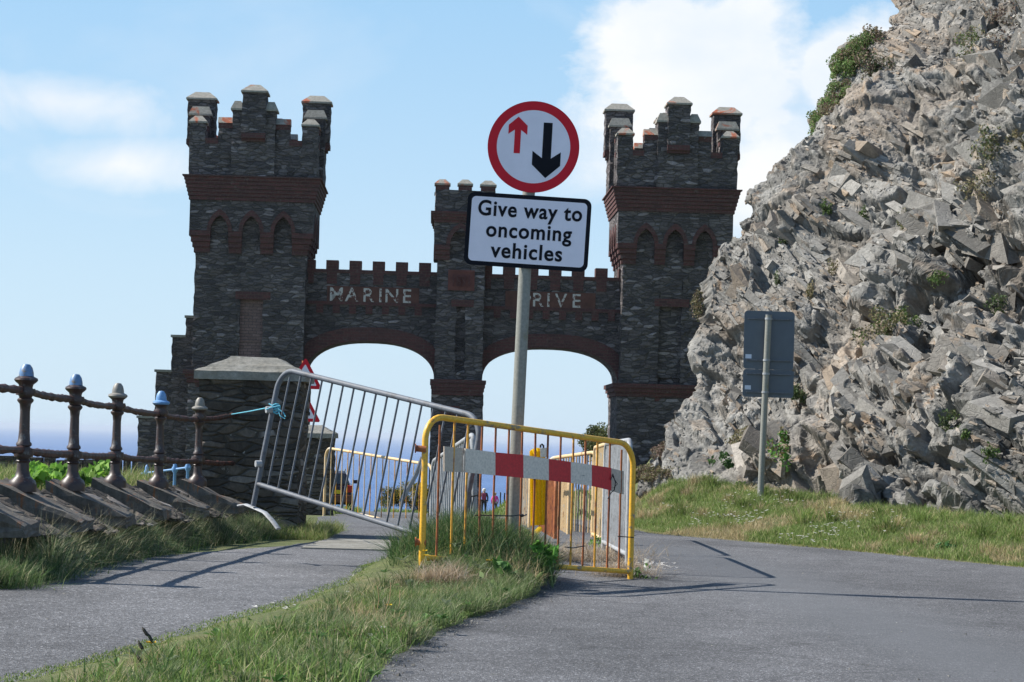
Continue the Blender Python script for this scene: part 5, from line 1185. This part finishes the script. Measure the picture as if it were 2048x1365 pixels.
# other barriers behind
Z1 = Vector((0, 0, 1))
barrier('yellow_barrier', P(652, 896, 34.5), P(866, 931, 31.5), 1.0, 'far pale yellow barrier standing across the path behind the tilted grey one', M['beige'], [M['beige'], M['yellow_bar']], 17, rail0=.10)
def row(p0, d0, p1, d1, H, label, fm, bm, nb=16, name='steel_barrier', rbar=.008, **k):
    a = P(*p0, d0); b = P(*p1, d1); s_ = min(1.0, 1.0)
    return barrier(name, a, b, H, label, fm, bm, nb, rbar=rbar, **k)
row((866, 924), 20.2, (948, 868), 17.2, .98, 'silver grey barrier seen almost end on behind the left part of the yellow one', M['galv'], [M['galv']], 20, rbar=.0095)
row((1212, 888), 19.8, (1261, 881), 17.0, .98, 'silver grey barrier seen end on behind the right post of the yellow one', M['galv'], [M['galv']], 24, rbar=.009)
row((1190, 896), 23.0, (1222, 886), 20.0, 1.0, 'beige barrier seen end on between the silver grey one and the open beige one', M['beige'], [M['beige']], 14, rbar=.009)
row((1096, 918), 25.2, (1197, 904), 24.0, 1.0, 'open beige barrier with many thin bars behind the striped board', M['beige'], [M['beige'], M['beige'], M['galv_rust']], 18, rbar=.0085)
row((1083, 944), 24.5, (1113, 950), 22.3, .98, 'rusty red barrier seen end on in the middle of the stacked ones', M['rust_bar'], [M['rust_bar']], 16, rbar=.009)
row((1113, 952), 25.8, (1140, 946), 23.6, .98, 'tan barrier seen end on right of the rusty red one', M['beige'], [M['beige']], 16, rbar=.009)
row((1036, 944), 27.5, (1062, 940), 25.3, 1.0, 'pale tan barrier just right of the sign post seen end on', M['beige'], [M['beige'], M['galv_rust']], 16, rbar=.009)
# grey round-topped stay beside the left silver barrier
e = empty('barrier_stay', P(948, 1040, 17.0), label='pale round headed steel stay clamped to the left silver barrier', cat='post')
f_ = lambda px, py, d=17.0: P(px, py, d)-e.location
m_ = MB(); m_.tube([f_(949, 1045), f_(948, 960), f_(947, 880), f_(947, 872)], .024, 10, rs=[.024, .024, .03, .016]); m_.build('upright', M['galv'], e, smooth=True)
m_ = MB(); m_.tube([f_(934, 1040), f_(944, 960), f_(938, 905), f_(944, 874)], .013, 8); m_.build('brace', M['galv_d'], e, smooth=True)
tie([f_(932, 996, 16.9), f_(945, 993, 16.9), f_(956, 991, 16.9)], e, .006); tie([f_(948, 992, 16.9), f_(943, 1018, 16.9)], e, .004)
# yellow plastic board
ye = empty('yellow_plastic_board', P(1073, 1052, 21.5), label='bright yellow ribbed plastic board with a white label beside the rusty barrier', cat='board')
f_ = lambda px, py, d=21.5: P(px, py, d)-ye.location
m_ = MB(); n = 8; xs = np.linspace(1059, 1091, n+1); ring = []
tops = [f_(x, 903-7*math.sin(math.pi*min(1, (i/n)*1.0))**.8, 21.5+(.03 if i % 2 else 0)) for i, x in enumerate(xs)]; bots = [f_(x+2, 1052-2*i/n, 21.5+(.03 if i % 2 else 0)) for i, x in enumerate(xs)]
off = Vector((0, .05, 0)); vs = tops+bots+[p+off for p in tops]+[p+off for p in bots]; k = n+1
for i in range(n):
    m_.f += [(i, k+i, k+i+1, i+1), (2*k+i, 2*k+i+1, 3*k+i+1, 3*k+i), (i, i+1, 2*k+i+1, 2*k+i), (k+i, 3*k+i, 3*k+i+1, k+i+1)]
m_.f += [(0, 2*k, 3*k, k), (n, k+n, 3*k+n, 2*k+n)]; m_.v = [tuple(v) for v in vs]; m_.m = [0]*len(m_.f); m_.build('panel', M['yellow_sun'], ye)
m_ = MB(); a_, b_, c_, d_ = f_(1080, 897, 21.44), f_(1095, 896, 21.44), f_(1096, 914, 21.44), f_(1081, 915, 21.44); m_.add([a_, b_, c_, d_]+[p+Vector((0, .03, 0)) for p in (a_, b_, c_, d_)], [(0, 3, 2, 1), (4, 5, 6, 7), (0, 1, 5, 4), (1, 2, 6, 5), (2, 3, 7, 6), (3, 0, 4, 7)]); m_.build('white_label', M['boardwhite'], ye)
m_ = MB(); m_.tube([f_(1081, 896), f_(1081, 891), f_(1084, 889), f_(1087, 892), f_(1087, 897)], .009, 6); m_.build('handle', M['black'], ye)
m_ = MB(); m_.tube([f_(1052, 1084, 21.1), f_(1080, 1058, 21.5)], .024, 8); m_.build('leg', M['yellow_sun'], ye, smooth=True)

# ------------------------------------------------------------------ signs
def rrect(w_, h, r, n=6):
    pts = []
    for cx, cz, a0 in ((w_/2-r, h/2-r, 0), (-w_/2+r, h/2-r, 90), (-w_/2+r, -h/2+r, 180), (w_/2-r, -h/2+r, 270)):
        for k in range(n+1): a = R(a0+90*k/n); pts.append((cx+r*math.cos(a), cz+r*math.sin(a)))
    return pts
def circ(r, n=72): return [(r*math.cos(2*math.pi*k/n), r*math.sin(2*math.pi*k/n)) for k in range(n)]
SD = 15.6
base = P(1023.5, 1088, SD); topp = P(1057, 395, SD); sd_ = SD-.055
sg = empty('give_way_sign', base, label='tall leaning road sign, round red bordered priority disc above a white give way plate', cat='road sign')
m_ = MB(); ax = (topp-base); bdir = ax.normalized(); m_.tube([base*0-bdir*.15, ax*.5, ax*.9, ax+bdir*.18], .0435, 20); m_.build('post', M['pole'], sg, smooth=True)
lean = math.atan2(topp.x-base.x, topp.z-base.z)
dc = P(1067, 294, sd_)-base; rad = 92.3/FPX*sd_
dk = bpy.data.objects.new('disc', None); bpy.data.objects.remove(dk)
def flat(name, poly, y0, y1, m__, parent, loc, rot=0.0):
    m_ = MB(); m_.prism(poly, y0, y1); o = m_.build(name, m__, parent, loc=loc); o.rotation_euler = (0, rot, 0); return o
ra_ = R(2.3)-R(0.6)
disc = flat('disc', circ(rad), 0, .012, M['signred'], sg, dc, ra_)
flat('white_field', circ(rad*.80), -.0015, .001, M['signwhite'], disc, (0, 0, 0))
def arrow(w_, hw2, head, length, notch):    # upward arrow, tail at z=0, tip at z=length; blunt barbs
    return [(-w_/2, 0), (w_/2, 0), (w_/2, length-head*.95), (hw2, length-head*1.28), (hw2, length-head*.62), (0, length), (-hw2, length-head*.62), (-hw2, length-head*1.28), (-w_/2, length-head*.95)]
s_ = sd_/FPX
flat('red_arrow', arrow(12.5*s_, 19*s_, 28*s_, 74*s_, 0), -.003, .0005, M['signred'], disc, (-33*s_, 0, -15*s_))
o = flat('black_arrow', arrow(18*s_, 28.5*s_, 42*s_, 112*s_, 0), -.003, .0005, M['signblack'], disc, (27*s_, 0, 50*s_)); o.rotation_euler = (0, math.pi, 0)
pc = P(1055.5, 464, sd_)-base; pw_, ph_ = 249*s_, 147*s_
plate = flat('plate', rrect(pw_, ph_, 15*s_), 0, .012, M['signblack'], sg, pc, ra_+R(.55))
flat('white_panel', rrect(pw_-17*s_, ph_-17*s_, 9*s_), -.0015, .001, M['signwhite'], plate, (0, 0, 0))
for ln, dz, wpx, dx in (('Give way to', 41, 209, 2), ('oncoming', -1, 172, 2), ('vehicles', -42, 144, 1)):
    t_ = text('lettering', ln, 43*s_, M['signblack'], plate, (dx*s_, -.003, dz*s_+.000), off=.0034, ext=.001, spacing=1.10)
    wreal = max(v.co.x for v in t_.data.vertices)-min(v.co.x for v in t_.data.vertices); t_.scale = (wpx*s_/wreal, 1, 1)
m_ = MB(); m_.tube([pc+Vector((-.3, .03, .15)), pc+Vector((.3, .03, .15))], .01, 6); m_.build('channel', M['galv'], sg); m_ = MB(); m_.tube([pc+Vector((-.3, .03, -.15)), pc+Vector((.3, .03, -.15))], .01, 6); m_.build('channel', M['galv'], sg)
# back of the other sign
RD = 27.0; b0 = P(1520, 1012, RD); t0 = P(1537.5, 630, RD)
bs = empty('road_sign', b0, label='grey road sign with two plates seen from behind, below the cliff', cat='road sign')
m_ = MB(); ax = t0-b0; m_.tube([ax*-.06, ax*.5, ax], .038, 16); m_.build('post', M['pole'], bs, smooth=True)
m_ = MB(); m_.tube([ax*.998, ax*1.002], .040, 16); m_.build('post_cap', M['galv_d'], bs)
sR = RD/FPX
for nm, cx, cy, w_, h, rx in (('upper_plate', 1538, 681, 101, 117, 0), ('lower_plate', 1536.5, 767.5, 102, 56, 0)):
    c = P(cx, cy, RD+.07)-b0; o = flat(nm, rrect(w_*sR, h*sR, 7*sR), 0, .006, M['signback'], bs, c, R(.2))
    for dz in ((h/2-16)*sR, -(h/2-18)*sR if h > 100 else -(h/2-10)*sR) if h > 100 else ((h/2-9)*sR, -(h/2-10)*sR):
        m_ = MB(); m_.box(-w_*.43*sR, w_*.45*sR, -.022, .0, dz-.008, dz+.008); m_.build('channel', M['galv_d'], o)
        m_ = MB(); m_.lathe([(.044, -.012), (.044, .012)], 14, c=(c.x*0+(ax.x*((c.z+dz)/ax.z)-c.x), -.072, dz)); m_.build('clip', M['galv'], o)
    m_ = MB(); zz = -(h/2-25)*sR if h > 100 else -(h/2-19)*sR; m_.box(-w_*.46*sR, -w_*.34*sR, -.002, .001, zz-.025, zz+.025); m_.build('sticker', M['pale'], o)
# warning triangles behind the pillars
TD = 33.0; tb = P(606, 1003, TD)
ts_ = empty('warning_sign', tb, label='rusty post with two red bordered warning triangles behind the big pillar', cat='road sign')
tt = P(609, 722, TD)-tb; m_ = MB(); m_.tube([tt*0-Vector((0, 0, .3)), tt], .038, 12); m_.build('post', M['rust_bar'], ts_, smooth=True)
def tri(r_, rc): # rounded triangle of circumradius r_
    pts = []
    for k in range(3):
        a = R(90+120*k); cx, cz = (r_-2*rc)*math.cos(a), (r_-2*rc)*math.sin(a)
        for q in range(7): b = a-R(60)+R(120)*q/6; pts.append((cx+rc*math.cos(b), cz+rc*math.sin(b)))
    return pts
sT = TD/FPX
for (cx, cy, r_, full) in ((609.5, 757, 42, 1), (607, 823, 41, 0)):
    c = P(cx, cy, TD-.05)-tb; o = flat('triangle', tri(r_*sT, 3*sT), 0, .01, M['signred'], ts_, c, R(1)); flat('white_field', tri(r_*.68*sT, 1.5*sT), -.002, .001, M['signwhite'], o, (0, 0, 0))
    if not full: text('lettering', '7m', 15*sT, M['signblack'], o, (4*sT, -.004, -3*sT), off=.004)

# ------------------------------------------------------------------ parked car beyond the gateway
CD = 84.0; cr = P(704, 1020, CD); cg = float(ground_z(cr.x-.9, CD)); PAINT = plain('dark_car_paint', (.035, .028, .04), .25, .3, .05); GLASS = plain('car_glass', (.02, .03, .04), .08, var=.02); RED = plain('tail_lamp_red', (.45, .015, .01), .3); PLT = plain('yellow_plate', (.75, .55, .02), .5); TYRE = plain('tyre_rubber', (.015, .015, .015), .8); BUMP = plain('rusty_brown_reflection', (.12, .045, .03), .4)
car = empty('parked_car', (cr.x-.92, CD, P(690, 1024, CD).z), (0, 0, R(3)), label='dark estate car with a yellow number plate parked beyond the left arch', cat='car')
m_ = MB()
def hull(prof2, wy, m_):   # prof2: list of (y,z, halfwidth)
    n = len(prof2); vs = [(-w, y, z) for y, z, w in prof2]+[(w, y, z) for y, z, w in prof2]
    m_.add(vs, [tuple(range(n))[::-1], tuple(range(n, 2*n))]+[(i, (i+1) % n, n+(i+1) % n, n+i) for i in range(n)])
hull([(0, .35, .86), (0, .72, .90), (.06, .98, .88), (1.0, 1.0, .90), (3.0, .98, .89), (4.1, .85, .84), (4.3, .6, .82), (4.3, .3, .82), (.1, .25, .86)], 0, m_); m_.build('body', PAINT, car, bevel=.05)
m_ = MB(); hull([(.10, .985, .80), (.28, 1.42, .66), (.6, 1.5, .62), (2.0, 1.5, .62), (3.0, .985, .80)], 0, m_); m_.build('cabin', PAINT, car, bevel=.04)
m_ = MB(); m_.add([(-.70, .085, 1.03), (.70, .085, 1.03), (.58, .235, 1.39), (-.58, .235, 1.39)], [(0, 1, 2, 3)]); m_.build('rear_window', GLASS, car)
for s__ in (-1, 1):
    m_ = MB(); m_.add([(s__*.80, .35, 1.03), (s__*.80, 2.7, 1.03), (s__*.655, 2.05, 1.42), (s__*.655, .5, 1.42)], [(0, 1, 2, 3)]); m_.build('side_window', GLASS, car)
    m_ = MB(); m_.box(min(s__*.68, s__*.905), max(s__*.68, s__*.905), -.03, .12, .72, .98); m_.build('tail_lamp', RED, car, bevel=.02)
    m_ = MB(); m_.tube([(s__*.58, .5, 1.50), (s__*.58, .6, 1.56), (s__*.58, 2.0, 1.56), (s__*.58, 2.1, 1.50)], .018, 6); m_.build('roof_rail', M['galv'], car)
    m_ = MB(); m_.box(min(s__*.88, s__*1.06), max(s__*.88, s__*1.06), 2.6, 2.75, 1.0, 1.14); m_.build('door_mirror', PAINT, car, bevel=.02)
    for y in (.8, 3.4): 
        m_ = MB(); m_.tube([(s__*.68, y, .31), (s__*.89, y, .31)], .31, 20); q = m_.build('wheel', TYRE, car); m_ = MB(); m_.tube([(s__*.885, y, .31), (s__*.90, y, .31)], .19, 14); m_.build('rim', M['galv'], q)
m_ = MB(); m_.box(-.88, .88, -.09, .05, .34, .62); m_.build('bumper', BUMP, car, bevel=.03)
m_ = MB(); m_.box(-.05, .47, -.035, -.02, .66, .80); q = m_.build('number_plate', PLT, car)
text('plate_letter', 'U', .13, M['signblack'], q, (.15, -.037, .73), off=.003)

# ------------------------------------------------------------------ two walkers far down the road
def person(px, pyf, pyh, d, label, top_c, leg_c, hair_c, step, pack=None):
    f = P(px, pyf, d); h = P(px, pyh, d).z-f.z; k = h/1.7; e = empty('person', f, label=label, cat='person', group='walkers beyond the gateway')
    J = {'pel': (0, 0, .93), 'wa': (0, 0, 1.08), 'ch': (0, .0, 1.32), 'nk': (0, .02, 1.45), 'hd': (0, .03, 1.55), 'ht': (0, .02, 1.66)}
    for s__, n in ((-1, 'l'), (1, 'r')):
        st_ = step*s__; J[n+'hip'] = (s__*.1, 0, .90); J[n+'kn'] = (s__*.11, st_*.6, .50); J[n+'an'] = (s__*.11, st_, .09); J[n+'to'] = (s__*.12, st_+.14, .04)
        J[n+'sh'] = (s__*.18, 0, 1.38); J[n+'el'] = (s__*.25, -.04-st_*.3, 1.12); J[n+'wr'] = (s__*.24, .06-st_*.5, .90); J[n+'ha'] = (s__*.235, .09-st_*.5, .82)
    E = [('pel', 'wa'), ('wa', 'ch'), ('ch', 'nk'), ('nk', 'hd'), ('hd', 'ht')]
    for n in 'lr': E += [('pel', n+'hip'), (n+'hip', n+'kn'), (n+'kn', n+'an'), (n+'an', n+'to'), ('ch', n+'sh'), (n+'sh', n+'el'), (n+'el', n+'wr'), (n+'wr', n+'ha')]
    RR = {'pel': .15, 'wa': .135, 'ch': .155, 'nk': .06, 'hd': .10, 'ht': .085, 'hip': .10, 'kn': .065, 'an': .045, 'to': .04, 'sh': .07, 'el': .05, 'wr': .034, 'ha': .038}
    def skin(name, keys, m__, parent, sc):
        ks = [q for q in J if q in keys]; me = bpy.data.meshes.new(name); me.from_pydata([Vector(J[q])*k for q in ks], [(ks.index(a), ks.index(b)) for a, b in E if a in ks and b in ks], [])
        o = bpy.data.objects.new(name, me); COL.objects.link(o); o.modifiers.new('skin', 'SKIN'); sv = me.skin_vertices[0].data
        for i, q in enumerate(ks):
            r = RR.get(q, RR.get(q[1:], .05))*k*sc; sv[i].radius = (r, r*(.75 if q in ('pel', 'wa', 'ch') else 1)); sv[i].use_root = (i == 0)
        ss = o.modifiers.new('sub', 'SUBSURF'); ss.levels = ss.render_levels = 1; bpy.context.view_layer.update()
        m2 = bpy.data.meshes.new_from_object(o.evaluated_get(bpy.context.evaluated_depsgraph_get())); bpy.data.objects.remove(o)
        m2.materials.clear(); m2.materials.append(m__); m2.polygons.foreach_set('use_smooth', [True]*len(m2.polygons)); o = bpy.data.objects.new(name, m2); COL.objects.link(o); o.parent = parent; return o
    b = skin('body', set(J), plain('skin', (.55, .35, .26), .6), e, 1.0)
    skin('jacket', {'pel', 'wa', 'ch', 'nk', 'lsh', 'lel', 'lwr', 'rsh', 'rel', 'rwr'}, plain('jacket_cloth', top_c, .8), b, 1.16)
    skin('trousers', {'pel', 'lhip', 'lkn', 'lan', 'rhip', 'rkn', 'ran'}, plain('trouser_cloth', leg_c, .8), b, 1.18)
    m_ = MB(); m_.lathe([(0, 1.50), (.09, 1.53), (.118, 1.60), (.105, 1.69), (.05, 1.735), (0, 1.74)], 12); m_.v = [(v[0]*k, v[1]*k+.0, v[2]*k) for v in m_.v]; m_.build('hair', plain('hair', hair_c, .8), b, smooth=True)
    if pack: m_ = MB(); m_.box(-.14*k, .14*k, -.28*k, -.13*k, 1.0*k, 1.40*k); m_.build('rucksack', plain('rucksack', pack, .8), b, bevel=.03)
person(967, 1031, 978, 140, 'white haired walker in a dark jacket on the road left of the pink one', (.03, .03, .05), (.02, .02, .025), (.7, .68, .65), .16, (.25, .03, .08))
person(989, 1030, 986, 146, 'walker in a bright pink jacket and black trousers on the far road', (.75, .05, .35), (.02, .02, .025), (.45, .28, .2), .12)
# far field fence posts
for i, px in enumerate((1001, 1009, 1016, 1022)):
    p = P(px, 986+i, 150); m_ = MB(); m_.tube([(0, 0, -.8), (0, 0, .2), (.01, 0, .45)], .045, 6); o = m_.build('fence_post', M['dark'], loc=(p.x, p.y, p.z-.42)); tag(o, ['leftmost', 'second', 'third', 'rightmost'][i]+' of the little dark fence posts on the far field edge', 'fence post', 'far fence posts')
rs = np.random.RandomState(78); n = 16000; q = np.stack([rs.uniform(-9, 9, n), rs.uniform(66, 190, n)], 1); q = q[~((q[:, 0] < edge_x(q[:, 1])-.2)&(q[:, 0] > np.interp(q[:, 1], [60, 90, 140, 185], [-4.6, -6, -9, -14])))|(q[:, 1] > 150)|((q[:, 1] > 107)&(q[:, 0] > -1.0))]
V, F, C = blades(len(q), q, .32, .05, .6, GREEN[:3]+((.22, .3, .06),), (.3, .3, .2, .2), rs=rs); tag(bigmesh('field_grass', V, F, M['blade'], C), 'rough green field between the road and the sea cliff', 'grass', kind='stuff')

# broad-leaved weeds low in the turf
rs = np.random.RandomState(66); wq, wu = strip_pts(420, PL, PR, rs); wq = wq[wu > .25]; Vw = []; Cw = []
for c in wq:
    m_n = rs.randint(5, 10); zc0_ = float(gm(c[0], c[1]))+rs.uniform(.05, .10); r0_ = rs.uniform(.03, .07); cc_ = np.array(((.07, .15, .04), (.12, .22, .06), (.17, .24, .08), (.16, .20, .12))[rs.randint(4)])
    for k in range(m_n):
        a_ = rs.uniform(0, 6.28); L_ = r0_*rs.uniform(.7, 1.3); d_ = np.array([math.cos(a_), math.sin(a_), rs.uniform(.25, 1.1)]); d_ /= np.linalg.norm(d_); sd2 = np.array([-d_[1], d_[0], 0])*L_*.24; b_ = np.array([c[0], c[1], zc0_])
        Vw += [b_, b_+d_*L_*.55+sd2, b_+d_*L_+[0, 0, -.2*L_], b_+d_*L_*.55-sd2]; Cw += [cc_*rs.uniform(.8, 1.2)]*4
k = np.arange(len(Vw)//4)*4; tag(bigmesh('ground_weeds', np.array(Vw), np.stack([k, k+1, k+2, k+3], 1), M['leaf'], np.array(Cw)), 'low broad leaved weeds scattered through the verge turf', 'weeds', kind='stuff')
# loose grit along the edges of road and path, and a few bigger stones
rs = np.random.RandomState(44); qs = []
t_ = rs.uniform(0, len(PR)-1.01, 900); ii_ = t_.astype(int); f_2 = (t_-ii_)[:, None]; qs.append(PR[ii_]*(1-f_2)+PR[ii_+1]*f_2+np.abs(rs.normal(0, .07, (900, 2)))*[1, -.2])
t_ = rs.uniform(0, len(PL)-1.01, 500); ii_ = t_.astype(int); f_2 = (t_-ii_)[:, None]; qs.append(PL[ii_]*(1-f_2)+PL[ii_+1]*f_2-np.abs(rs.normal(0, .06, (500, 2)))*[1, -.2])
yy = rs.uniform(14, 27, 1500); qs.append(np.stack([edge_x(yy)-np.abs(rs.normal(0, .06, 1500)), yy], 1)); qs.append(np.stack([rs.uniform(-3, 4, 900), rs.uniform(8.5, 20, 900)], 1))
q = np.concatenate(qs); n = len(q); sz_ = .0035*np.exp(rs.normal(0, .45, n)); z = ground_z(q[:, 0], q[:, 1])+.012; off_ = np.array([(1, 0, .1), (0, 1, 0), (-1, 0, .1), (0, -1, 0), (0, 0, .9)], float)
V = np.stack([q[:, 0], q[:, 1], z], 1)[:, None]+(off_[None]+rs.uniform(-.35, .35, (n, 5, 3)))*sz_[:, None, None]; k = np.arange(n)*5
F = np.concatenate([np.stack([k+a, k+b, k+4, k+4], 1) for a, b in ((0, 1), (1, 2), (2, 3), (3, 0))]); C = np.repeat((np.array((.22, .21, .19))*rs.uniform(.4, 1.6, (n, 1)))[:, None], 5, 1).reshape(-1, 3)
tag(bigmesh('gravel', V.reshape(-1, 3), F, M['leaf'], C), 'loose grit along the edges of the asphalt', 'gravel', kind='stuff')
# ------------------------------------------------------------------ sea air
HZ = bpy.data.materials.new('sea_haze'); HZ.use_nodes = True; t = NT(HZ.node_tree); t.n.clear()
pv = t.n.new('ShaderNodeVolumePrincipled'); pv.inputs['Color'].default_value = (.80, .88, 1.0, 1); pv.inputs['Density'].default_value = 1/16000; pv.inputs['Anisotropy'].default_value = .0
oo = t.n.new('ShaderNodeOutputMaterial'); t.l.new(pv.outputs[0], oo.inputs['Volume'])
m_ = MB(); m_.box(-70500, 70500, -60, 80500, -64, 24); hz = m_.build('haze', HZ); tag(hz, kind='stuff')
